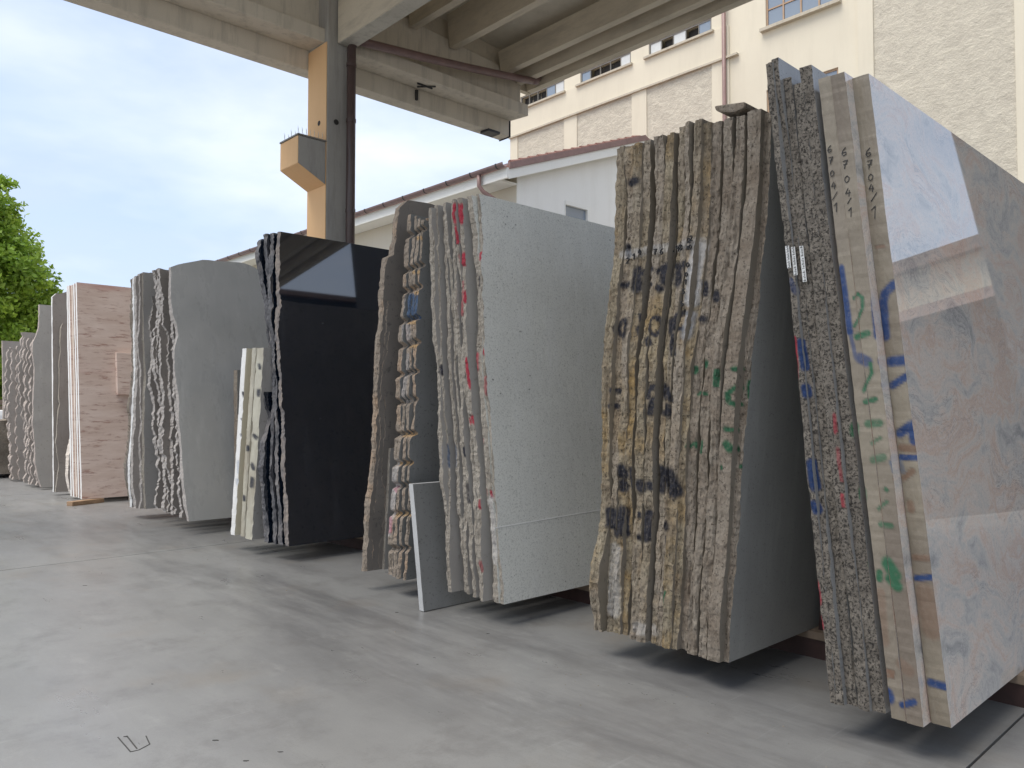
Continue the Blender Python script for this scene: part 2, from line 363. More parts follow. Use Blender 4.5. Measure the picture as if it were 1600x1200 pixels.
M['yard'] = m_conc('yard_concrete', (.50, .49, .455), (.43, .42, .39), (.34, .33, .30), sc=.8, streak=(1, 1, 1))
M['joint'] = simple('joint_filler', (.06, .058, .055), .9)

# ---------------------------------------------------------------- ground
g = MB(); g.add([(-900, -900, -.03), (900, -900, -.03), (900, 900, -.03), (-900, 900, -.03)], [(0, 1, 2, 3)])
ground = g.build('ground', M['yard'], loc=(0, 0, -.03))
tag(ground, kind='structure')
fl = MB(); fl.box(-16, 16, -14.45, 20.9, -.026, -.012)
floor = fl.build('concrete_floor', M['joint'], loc=(0, 0, -.026)); tag(floor, kind='structure')
ys = [-14.4+5.04*i for i in range(8)]; j0 = .747-5.04*3
for i in range(7):
    for xa, xb in ((-16, -6.5), (-6.5, 5.6), (5.6, 16)):
        p = MB(); ya = j0+5.04*i
        p.box(xa+.004, xb-.004, ya+.004, ya+5.036, -.011, 0)
        p.build('floor_panel', M['floor'], floor)
# cut-out patch and chips in the floor
def floor_line(pts, w, name='floor_crack'):
    mb = MB()
    P = [onz2(*p) for p in pts]
    for a, b in zip(P[:-1], P[1:]):
        d = (b-a); n = Vector((-d.y, d.x, 0)).normalized()*w
        mb.prism([a-n+Vector((0, 0, .0)), b-n, b+n, a+n], (0, 0, .0012))
    return mb.build(name, M['joint'], floor)
def onz2(px, py): 
    r = ray(px, py); t = -CAM[2]/r[2]; q = CAM+r*t; return Vector((q[0], q[1], 0.0))
floor_line([(184, 1152), (204, 1175), (217, 1172), (234, 1163), (228, 1150)], .0016)
floor_line([(198, 1150), (214, 1170)], .0018)
def floor_chip(px, py, w, seed):
    c = onz2(px, py); rs = np.random.RandomState(seed); n = 11
    P = [c+Vector(((cos(a)*.73-sin(a)*.35*.68)*w*r_, (-cos(a)*.68-sin(a)*.35*.73)*w*r_, 0)) for a, r_ in zip(np.linspace(0, 2*pi, n, endpoint=False), rs.uniform(.55, 1.15, n))]
    mb = MB(); mb.prism(P, (0, 0, .0012)); mb.build('floor_chip', M['joint'], floor)
floor_chip(336, 1157, .014, 1); floor_chip(384, 1189, .011, 2); floor_chip(133, 915, .014, 3); floor_chip(438, 1175, .008, 4); floor_chip(197, 1151, .009, 5)
floor_chip(604, 894, .012, 6); floor_chip(620, 957, .010, 7); floor_chip(762, 990, .008, 8); floor_chip(238, 1069, .006, 9); floor_chip(652, 1038, .005, 10)

# ---------------------------------------------------------------- canopy
YB = 7.90
can = empty('concrete_canopy', (4.6, 8.1, 0), 'big open concrete canopy roof with ribs and edge beam sheltering the stone slabs', 'canopy')
XL, XR = .30, 7.76
b = MB()   # edge beam: lower panel, ledge
b.box(XL, XR-.02, 8.30, 8.52, 5.03, 5.50); b.build('lower_beam', M['concrete'], can, bevel=.012)
b = MB(); b.prism([(XL, 7.92, 5.235), (XL, 8.298, 5.262), (XL, 8.298, 5.44), (XL, 7.92, 5.40)], (XR-XL, 0, 0)); 
b.build('ledge_beam', M['concrete'], can, bevel=.01)
b = MB()   # gabled web above the ledge
b.prism([(XL, 8.06, 5.445), (XR-.02, 8.06, 5.445), (XR-.02, 8.06, 5.70), (XR-.0, 8.06, 5.86), (5.0, 8.06, 6.07), (2.0, 8.06, 6.32), (XL, 8.06, 5.85)], (0, .2, 0))
b.build('gable_beam', M['concrete'], can, bevel=.01)
b = MB(); b.box(XR-.016, XR-.003, 8.29, 8.53, 5.02, 5.27); b.build('end_flashing', M['steel_dark'], can)
b = MB(); b.box(7.28, 7.50, 8.24, 8.42, 4.99, 5.026); b.build('bearing_pad', M['steel_dark'], can)
# roof ribs (TT slabs) running along Y
def roofz(x): return 6.32-(x-2)*.083 if x > 2 else 6.32-(2-x)*.083
xs_r = [5.80, 6.45, 7.37, 7.70, 7.98]
for i, x in enumerate([.5, 1.2, 1.9, 2.8, 3.5]+xs_r):
    z = roofz(x)-.12; hw = .055; zt = z+.44
    if x > 7.3: zt = z+.30
    r = MB(); yb = 8.02 if x < 7.6 else 8.12
    r.prism([(x-hw, yb, z), (x+hw, yb, z), (x+hw+.05, yb, zt), (x-hw-.05, yb, zt)], (0, -14.5, 0))
    r.build('roof_rib', M['rib'], can)
for xa, xb in ((.2, 2.35), (2.36, 4.7), (4.71, 6.9), (6.91, 8.1)):
    r = MB(); za = roofz(xa)+.30; zb = roofz(xb)+.30
    r.prism([(xa, 8.3, za), (xb, 8.3, zb), (xb, 8.3, zb+.1), (xa, 8.3, za+.1)], (0, -14.9, 0)); r.build('roof_slab', M['ceil'], can)
q = MB()
q.prism([(XL, 8.14, 5.8), (8.04, 8.14, 5.70), (8.04, 8.14, roofz(8.04)+.295), (2.0, 8.14, roofz(2)+.295), (XL, 8.14, roofz(XL)+.295)], (0, .08, 0)); q.build('infill_panel', M['rib'], can)
# main girder along Y over the column
r = MB(); r.box(4.60, 4.82, -6.4, 7.84, 5.24, 6.08); r.build('girder', M['rib'], can, bevel=.012)
r = MB(); r.box(4.612, 4.808, -6.3, 7.83, 5.232, 5.2385); r.build('girder_underside', M['concrete_pale'], can)
# column with a peach coloured sheet on its outer face
c = MB(); c.box(4.483, 4.83, 7.855, 8.29, 0, 6.1); c.build('column', M['concrete_col'], can, bevel=.012)
c = MB(); c.box(4.474, 4.4815, 7.862, 8.283, .0, 5.225); pf = c.build('peach_face', M['peach'], can)
for py, z in ((197, 1), ):
    h = MB(); h.tube([(4.4739, 8.02, 4.32), (4.4725, 8.02, 4.32)], .03, 14); h.build('fixing_hole', M['dark'], can)
h = MB(); h.tube([(4.60, 7.8542, 4.32), (4.60, 7.85, 4.32)], .032, 14); h.build('fixing_hole', M['dark'], can)
cb = MB(); cb.prism([(4.472, 7.86, 3.575), (4.135, 7.86, 3.75), (4.135, 7.86, 4.06), (4.472, 7.86, 4.06)], (0, .42, 0)); 
cbo = cb.build('corbel', M['concrete_col'], can, bevel=.008)
q = MB(); q.box(4.128, 4.134, 7.864, 8.276, 3.752, 4.055); q.prism([(4.472, 7.864, 3.569), (4.13, 7.864, 3.746), (4.13, 7.864, 3.7508), (4.472, 7.864, 3.5738)], (0, .412, 0))
q.build('peach_face', M['peach'], cbo)
q = MB(); q.box(4.12, 4.473, 7.85, 8.285, 4.061, 4.078); q.build('cap_plate', M['greyframe'], cbo)
q = MB()
for i in range(7):
    for j in range(3):
        x = 4.15+i*.05; y = 7.9+j*.16
        for s in (-1, 0, 1): q.tube([(x, y, 4.078), (x+.02*s, y+.03*s, 4.165)], .0014, 3, cap=False)
tag(q.build('bird_spikes', M['white'], cbo), kind='stuff')
# other columns holding the canopy away from the view
for x, y in ((4.483, -5.6), (7.2, .03), (.34, 7.86), (.34, -5.6)):
    c = MB(); zt = 5.238 if x == 4.483 and y < 0 else (5.234 if y > 7 else roofz(x)-.13); c.box(x, x+.4, y, y+.42, 0, zt); c.build('column', M['concrete_col'], can, bevel=.01)
# pipes
pm = MB(); pm.tube([(4.745, 7.77, .0), (4.745, 7.77, 5.20), (4.80, 7.79, 5.30)], .052, 14)
dp = pm.build('downpipe', M['pipe'], can, smooth=True)
for z in (2.2, 3.3, 4.35, 5.0):
    pm = MB(); pm.tube([(4.745, 7.77, z-.02), (4.745, 7.77, z+.02)], .058, 14); pm.build('pipe_clip', M['pipe'], dp)
P = []
for k in range(13):
    t = k/12; x = 4.83+t*(7.72-4.83); z = 5.33+t*(5.70-5.33)-.02*sin(pi*t); P.append((x, 7.80, z))
pm = MB(); pm.tube(P, .05, 12); pm.build('sloping_pipe', M['gutterpipe'], can, smooth=True)
pm = MB(); pm.tube([(7.72, 7.80, 5.70), (7.80, 7.80, 5.72), (7.86, 7.82, 5.78), (7.88, 7.84, 5.92)], .05, 12); pm.build('pipe_elbow', M['gutterpipe'], can, smooth=True)
pm = MB(); q0 = ony(677, 150, 7.92)
pm.box(q0[0]-.02, q0[0]+.012, 8.262, 8.29, 5.10, 5.235); pm.tube([(q0[0]-.12, 8.1, 5.235), (q0[0]+.12, 8.1, 5.235)], .012, 6); pm.tube([(q0[0]-.05, 8.2, 5.24), (q0[0]+.1, 8.0, 5.225)], .010, 6)
pm.build('hanging_bracket', M['steel_dark'], can)

# ---------------------------------------------------------------- factory building (x = 20)
XF = 20.0
fac = empty('factory_building', (XF, 12.4, 0), 'tall cream plastered factory with a band of narrow windows and rough wall panels', 'building')
def wallpiece(nm, mat, y0, y1, z0, z1, x0=XF, x1=XF+.5, **k):
    w = MB(); w.box(x0, x1, y0, y1, z0, z1); return w.build(nm, mat, fac, **k)
win = [(18.65, 20.9, 12.30, 12.78), (15.68, 17.89, 12.32, 12.76), (12.65, 14.96, 12.32, 12.76)]
bigw = (8.86, 10.90, 11.77, 13.4); smw = (8.86, 10.90, 8.05, 10.02)
w = MB()
ycuts = sorted({3.5, 21.4, *[v for a in win for v in a[:2]], bigw[0], bigw[1]})
for ya, yb in zip(ycuts[:-1], ycuts[1:]):
    holes = [(a[2], a[3]) for a in win+[bigw, smw] if a[0] <= ya+1e-6 and a[1] >= yb-1e-6]; holes.sort()
    z = 0
    for h0, h1 in holes: w.box(XF+.06, XF+.6, ya, yb, z, h0); z = h1
    w.box(XF+.06, XF+.6, ya, yb, z, 16.5)
w.build('wall', M['cream'], fac)
wallpiece('back_wall', M['cream'], 3.5, 21.4, 0, 16.5, XF+1.2, XF+9)
wallpiece('roof', M['sill'], 3.2, 21.7, 16.52, 16.8, XF-.3, XF+9.2)
# thickened plaster over the recessed panels
wallpiece('wall_band', M['cream'], 12.05, 21.4, 11.36, 12.29, XF, XF+.058)
for ya, yb in ((21.0, 21.4), (18.01, 18.62), (15.02, 15.61), (12.05, 12.62)): wallpiece('pilaster', M['cream'], ya, yb, 0, 11.30, XF, XF+.058)
for ya, yb in ((18.62, 21.0), (15.61, 18.01), (12.62, 15.02)): wallpiece('render_panel', M['render'], ya, yb, 0, 11.30, XF+.03, XF+.0585)
wallpiece('string_course', M['sill'], 11.75, 21.42, 11.30, 11.36, XF-.07, XF+.058)
wallpiece('pilaster', M['cream'], 7.93, 8.32, 0, 12.05, XF, XF+.058); wallpiece('pilaster', M['cream'], 4.55, 4.84, 0, 12.05, XF, XF+.058)
wallpiece('render_panel', M['render'], 4.84, 7.93, 0, 12.05, XF+.03, XF+.0585)
wallpiece('string_course', M['sill'], 4.45, 8.4, 12.05, 12.12, XF-.07, XF+.058)
wallpiece('parapet_corner', M['cream'], 3.45, 4.55, 0, 16.4, XF-.02, XF+.058)
for kk, (ya, yb, z0, z1) in enumerate(win):
    fr = MB(); t = .05
    for (a, bb, c_, d) in ((ya, yb, z0, z0+t), (ya, yb, z1-t, z1), (ya, ya+t, z0+t, z1-t), (yb-t, yb, z0+t, z1-t)): fr.box(XF+.08, XF+.14, a, bb, c_, d)
    npn = 5
    for i in range(1, npn): 
        y = ya+(yb-ya)*i/npn; fr.box(XF+.085, XF+.13, y-.012, y+.012, z0+t, z1-t)
    fo = fr.build('window', M['greyframe'], fac)
    # pane look per window: g=glass b=blind d=dark open, listed from the +Y (left) side
    pat = ['ddddddbg', 'gbddddbb', 'gbdbbddg'][kk] if kk < 3 else 'g'*8
    pat = {'0': 'dddgb', '1': 'gdddb', '2': 'bdbdg'}[str(kk)]
    for i, ch in enumerate(pat):
        y1 = yb-t-(yb-ya-2*t)*i/npn; y0 = yb-t-(yb-ya-2*t)*(i+1)/npn
        pn = MB(); xo = {'g': .10, 'b': .095, 'd': .25}[ch]
        pn.box(XF+xo, XF+xo+.01, y0+.013, y1-.013, z0+t, z1-t); pn.build('pane', M[{'g': 'glass', 'b': 'blind', 'd': 'dark'}[ch]], fo)
    s_ = MB(); s_.box(XF-.09, XF+.058, ya-.12, yb+.12, z0-.07, z0-.002); s_.build('sill', M['sill'], fo)
for kk, (ya, yb, z0, z1) in enumerate((bigw, smw)):
    fr = MB(); t = .05
    for (a, bb, c_, d) in ((ya, yb, z0, z0+t), (ya, yb, z1-t, z1), (ya, ya+t, z0+t, z1-t), (yb-t, yb, z0+t, z1-t)): fr.box(XF+.10, XF+.16, a, bb, c_, d)
    nx = 4 if kk == 0 else 5; nz = 3
    for i in range(1, nx): y = ya+(yb-ya)*i/nx; fr.box(XF+.105, XF+.155, y-.022, y+.022, z0+t, z1-t)
    for j in range(1, nz): z = z0+(z1-z0)*j/nz; fr.box(XF+.106, XF+.154, ya+t, yb-t, z-.018, z+.018)
    fo = fr.build('window', M['winframe'], fac)
    for i in range(nx):
        for j in range(nz):
            pn = MB(); pn.box(XF+.125, XF+.132, ya+(yb-ya)*i/nx+.03, ya+(yb-ya)*(i+1)/nx-.03, z0+(z1-z0)*j/nz+.03, z0+(z1-z0)*(j+1)/nz-.03)
            pn.build('pane', M['glass'], fo)
    s_ = MB(); s_.box(XF-.09, XF+.058, ya-.12, yb+.12, z0-.09, z0-.002); s_.build('sill', M['sill'], fo)
pm = MB(); pm.tube([(XF-.07, 12.16, 0), (XF-.07, 12.16, 16.4)], .06, 10); pm.build('downpipe', M['copper'], fac, smooth=True)

# ---------------------------------------------------------------- house
hou = empty('white_house', (11.1, 11.5, 0), 'low white and beige house with reddish verge, white eaves and small window', 'house')
Yg = 11.56; Xw = 11.0; sl_ = .368
w = MB(); w.box(Xw, Xw+.2, Yg+.02, 27, 0, 5.86); w.build('side_wall', M['beige_wall'], hou)
wx = (12.44, 13.27, 4.55, 5.61); xr = 19.0; xm = (Xw+xr)/2
def hz(x): return 5.83+sl_*(min(x, xr+Xw-x)-10.6)
w = MB()
w.box(Xw, wx[0], Yg, Yg+.018, 0, 5.0); 
def gpoly(mb, x0, x1, z0):
    pts = [(x0, Yg, z0), (x1, Yg, z0), (x1, Yg, hz(x1)-.02)]
    if x0 < xm < x1: pts.append((xm, Yg, hz(xm)-.02))
    pts.append((x0, Yg, hz(x0)-.02)); mb.prism(pts, (0, .25, 0))
w = MB(); gpoly(w, Xw+.001, wx[0], 0); gpoly(w, wx[1], xr, 0); gpoly(w, wx[0], wx[1], wx[3]); w.box(wx[0], wx[1], Yg, Yg+.25, 0, wx[2])
w.build('gable_wall', M['white_wall'], hou)
fr = MB(); t = .09
for a in ((wx[0]+.012, wx[1]-.0, wx[3]-t, wx[3]-.002), (wx[0], wx[0]+.012, wx[2], wx[3]-.002), (wx[1]-t, wx[1]-.002, wx[2], wx[3]-t)): fr.box(a[0], a[1], Yg-.015, Yg+.08, a[2], a[3])
fo = fr.build('window', M['white'], hou)
pn = MB(); pn.box(wx[0]+.02, wx[1]-t, Yg+.05, Yg+.06, wx[2], wx[3]-t); pn.build('pane', M['glass'], fo)
# roof plane with white soffit
ro = MB()
for s_, zlift, th, mt, nm in ((0, 0, .07, 'white', 'soffit'), (0, .072, .07, 'tile', 'roof')):
    r = MB()
    for (xa, xb) in ((10.58, xm), (xm, xr+.42)):
        r.prism([(xa, 11.36, hz(xa)+zlift), (xb, 11.36, hz(xb)+zlift), (xb, 11.36, hz(xb)+zlift+th), (xa, 11.36, hz(xa)+zlift+th)], (0, 16.0, 0))
    ro_ = r.build(nm, M[mt], hou)
r = MB()   # white barge board under red verge flashing
for (xa, xb) in ((10.56, xm), (xm, xr+.44)):
    r.prism([(xa, 11.33, hz(xa)-.17), (xb, 11.33, hz(xb)-.17), (xb, 11.33, hz(xb)+.028), (xa, 11.33, hz(xa)+.028)], (0, .028, 0))
r.build('barge_board', M['white'], hou)
r = MB()
for (xa, xb) in ((10.56, xm), (xm, xr+.44)):
    r.prism([(xa, 11.30, hz(xa)+.03), (xb, 11.30, hz(xb)+.03), (xb, 11.30, hz(xb)+.165), (xa, 11.30, hz(xa)+.165)], (0, .055, 0))
r.build('verge_flashing', M['copper'], hou)
for i in range(16):
    x = 10.62+i*.265; r = MB(); a = Vector((x, 11.37, hz(x)+.155)); bb = Vector((x+.30, 11.37, hz(x+.30)+.135))
    r.tube([a, a+(bb-a)*1.0], [.062, .05], 8); r.build('ridge_tile', M['tile'], hou)
r = MB(); r.box(10.50, 10.56, 11.33, 27.3, 5.66, 5.87); r.build('fascia_board', M['white'], hou)
r = MB(); r.box(10.565, Xw-.01, Yg, 27.2, 5.655, 5.69); r.build('eave_soffit', M['white'], hou)
r = MB()
pts = [(10.43+.075*cos(a), 10.9, 5.99+.085*sin(a)) for a in np.linspace(pi, 2*pi, 9)]
pts2 = [(10.43+.068*cos(a), 10.9, 5.995+.078*sin(a)) for a in np.linspace(2*pi, pi, 9)]
r.prism([(x_, 11.31, z_-.05) for x_, _, z_ in pts+pts2], (0, 16.0, 0)); gu = r.build('gutter', M['gutterpipe'], hou)
for i in range(20):
    r = MB(); y = 11.5+i*.8; r.prism([(x, y, z) for x, _, z in [(10.43+.082*cos(a), 0, 5.94+.092*sin(a)) for a in np.linspace(pi, 2*pi, 7)]]+[(10.505, y, 5.95), (10.355, y, 5.95)], (0, .03, 0)); r.build('gutter_bracket', M['steel_dark'], gu)
r = MB(); r.tube([(10.43, 12.1, 5.86), (10.43, 12.1, 5.64), (10.5, 12.05, 5.52), (10.9, 11.72, 5.18), (10.93, 11.68, 5.05), (10.93, 11.68, 0)], .045, 10); r.build('downpipe', M['copper'], hou, smooth=True)

# ---------------------------------------------------------------- buildings opposite (mirrored in the polished slabs; the dark ones are added for that)
an = empty('cream_annex', (18.5, -3, 0), 'low cream annex building with dark roof standing across the yard', 'building')
w = MB(); w.box(18.2, 24, -9.5, 2.6, 0, 5.15); w.build('wall', M['cream'], an)
w = MB(); w.prism([(17.9, -9.9, 5.16), (17.9, -9.9, 5.42), (21, -9.9, 5.95), (24.4, -9.9, 5.42), (24.4, -9.9, 5.16)], (0, 12.9, 0)); w.build('roof', M['rooftile_far'], an)
w = empty('added_dark_shed', (15.5, -3, 0), 'low dark shed added before the cream annex to darken its mirror image', 'shed')  # added out of view so the polished slab mirrors dark below the cream band
q = MB(); q.box(14.5, 16.6, -9, 1.6, 0, 3.4); q.build('wall', M['darkshed'], w)
q = MB(); q.prism([(14.2, -9.2, 3.41), (16.9, -9.2, 4.12), (16.9, -9.2, 3.41)], (0, 11, 0)); q.build('roof', M['rooftile_far'], w)
w = empty('added_tall_building', (12, -14, 0), 'tall dark building added beyond the canopy to bound the sky mirrored in the black slab', 'building')  # added out of view; slanted side leaves sky open in the black slab's mirror
q = MB(); q.prism([(13.3, -10.8, 0), (24, -10.8, 0), (31, -20, 0), (20.6, -20, 0)], (0, 0, 10.8)); q.build('wall', M['darkshed'], w)
q = MB(); q.prism([(13.3, -10.7, 10.81), (24.1, -10.7, 10.81), (31.2, -20.1, 10.81), (20.6, -20.1, 10.81)], (0, 0, .2)); q.build('roof', M['rooftile_far'], w)
w = empty('added_low_building', (11.7, -17.5, 0), 'lower dark block added beside the tall one as lower limit of mirrored sky', 'building')  # added out of view to close off the mirrored sky from below
q = MB(); q.box(11.0, 16.9, -19.5, -15, 0, 8.8); q.build('wall', M['darkshed'], w)
q = MB(); q.box(10.9, 16.95, -19.7, -14.8, 8.81, 9.0); q.build('roof', M['rooftile_far'], w)

# ---------------------------------------------------------------- trees
def tree(name, loc, h, rx, rz, zc, n_cl, per, leaf, mat, label, seed):
    rnd = random.Random(seed); rs = np.random.RandomState(seed)
    t = empty(name, loc, label, 'tree'); L = Vector(loc)
    tr = MB(); pts = [L+Vector((0.1*sin(i), .08*cos(i*1.7), h*.62*i/6)) for i in range(7)]
    tr.tube(pts, [.22*h/8*(1-i*.11) for i in range(7)], 10); 
    for k in range(9):
        a = k*2.4; z0 = h*(.2+.045*k); e = L+Vector((cos(a)*rx*.7, sin(a)*rx*.7, z0+h*.22))
        s0 = L+Vector((0, 0, z0)); tr.tube([s0, s0.lerp(e, .5)+Vector((0, 0, .1)), e], [.09*h/8, .06*h/8, .02*h/8], 6)
    tr.build('trunk', M['bark'], t, smooth=True)
    C = []
    for _ in range(n_cl):
        while True:
            v = rs.normal(size=3); v /= np.linalg.norm(v)
            if v[2] > -.85: break
        r = rs.uniform(.55, 1.0)**.6*(1+.14*vn2(np.array(v[0]*3), np.array(v[2]*3+v[1]*2), seed))
        taper = 1-.35*max(v[2], 0)
        C.append((v[0]*rx*r*taper, v[1]*rx*r*taper, zc+v[2]*rz*r, rs.uniform(.28, .62)*rx/3))
    C = np.array(C)
    idx = np.repeat(np.arange(n_cl), per); n = len(idx)
    d = rs.normal(size=(n, 3)); d /= np.linalg.norm(d, axis=1)[:, None]; d *= (rs.uniform(0, 1, n)**.45)[:, None]
    d[:, 2] *= .7
    P = C[idx, :3]+d*C[idx, 3][:, None]
    nrm = rs.normal(size=(n, 3)); nrm[:, 2] += .9; nrm /= np.linalg.norm(nrm, axis=1)[:, None]
    a = np.cross(nrm, rs.normal(size=(n, 3))); a /= np.linalg.norm(a, axis=1)[:, None]; b_ = np.cross(nrm, a)
    sz = leaf*rs.uniform(.6, 1.25, n)[:, None]
    V = np.stack([P-a*sz, P-b_*sz*.55, P+a*sz, P+b_*sz*.55], 1).reshape(-1, 3)
    me = bpy.data.meshes.new('crown'); me.from_pydata(V.tolist(), [], np.arange(4*n).reshape(-1, 4).tolist())
    at = me.attributes.new('tint', 'FLOAT', 'POINT'); cl = rs.uniform(0, 1, n_cl)
    at.data.foreach_set('value', np.repeat(np.clip(cl[idx]*.7+rs.uniform(0, .4, n), 0, 1), 4))
    me.materials.append(mat); o = bpy.data.objects.new('crown', me); COL.objects.link(o); o.parent = t
    return t
tree('broadleaf_tree', (2.6, 24, 0), 9.4, 2.6, 3.85, 4.15, 700, 150, .075, M['leaf'], 'bright green leafy tree rising at the far left behind the slab stacks', 3)
tree('dark_tree', (6.5, 30, 0), 6.0, 1.5, 2.0, 2.9, 260, 130, .08, M['leafdark'], 'smaller darker green tree just right of the bright tree', 5)
tree('dark_tree', (4.6, 33, 0), 6, 3.0, 2.5, 2.9, 280, 120, .10, M['leafdark'], 'dark green bushy tree low behind the bright tree', 9)

# ---------------------------------------------------------------- far yard things
def rough_block(name, x0, x1, y0, y1, z0, z1, mat, label, cat, seed):
    import bmesh
    bm = bmesh.new(); bmesh.ops.create_cube(bm, size=1)
    bmesh.ops.subdivide_edges(bm, edges=bm.edges, cuts=9, use_grid_fill=True)
    for v in bm.verts:
        p = np.array(v.co); nx = float(vn2(np.array(p[0]*4+p[2]*3), np.array(p[1]*4-p[2]*3), seed))
        v.co = Vector(((p[0])*(x1-x0)*(1+.05*nx), p[1]*(y1-y0)*(1+.05*nx), p[2]*(z1-z0)*(1+.05*nx) if p[2] > -.49 else p[2]*(z1-z0)))
    me = bpy.data.meshes.new(name); bm.to_mesh(me); bm.free(); me.materials.append(mat)
    o = bpy.data.objects.new(name, me); COL.objects.link(o); o.location = ((x0+x1)/2, (y0+y1)/2, (z0+z1)/2)
    return tag(o, label, cat)
rough_block('stone_block', 1.75, 3.4, 13.7, 15, .06, .86, M['edge_pinkgrey'], 'rough grey quarry block lying at the far left end of the row', 'stone block', 2)
for x in (1.95, 3.0):
    q = MB(); q.box(x, x+.12, 13.7, 15, 0, .06); tag(q.build('timber_bearer', M['wood']), f'short timber bearer under the {"left" if x < 2.5 else "right"} end of the rough grey quarry block', 'bearer', 'bearers under the quarry block')
rough_block('white_shape', 2.2, 4.6, 19, 21, 0, 1.0, M['edge_white'], 'white shape of unclear kind behind the grey quarry block at far left', 'stone block', 4)  # stands in for a white shape of unknown kind
tp = empty('timber_stack', (4.2, 24.5, 0), 'stack of orange sawn planks by the trees at the far left', 'timber stack')
for i in range(9):
    for k in range(3):
        q = MB(); q.box(2.4+k*1.32, 2.4+k*1.32+1.3, 21.6, 21.9+.03*(i % 3), .02+i*.14, .02+i*.14+.12); q.build('plank', M['wood_pale'], tp)
q = MB(); q.box(-6, 12, 26.6, 26.8, 0, 1.9); tag(q.build('boundary_wall', M['concrete_pale']), 'pale grey concrete boundary wall under the trees at far left', 'wall')

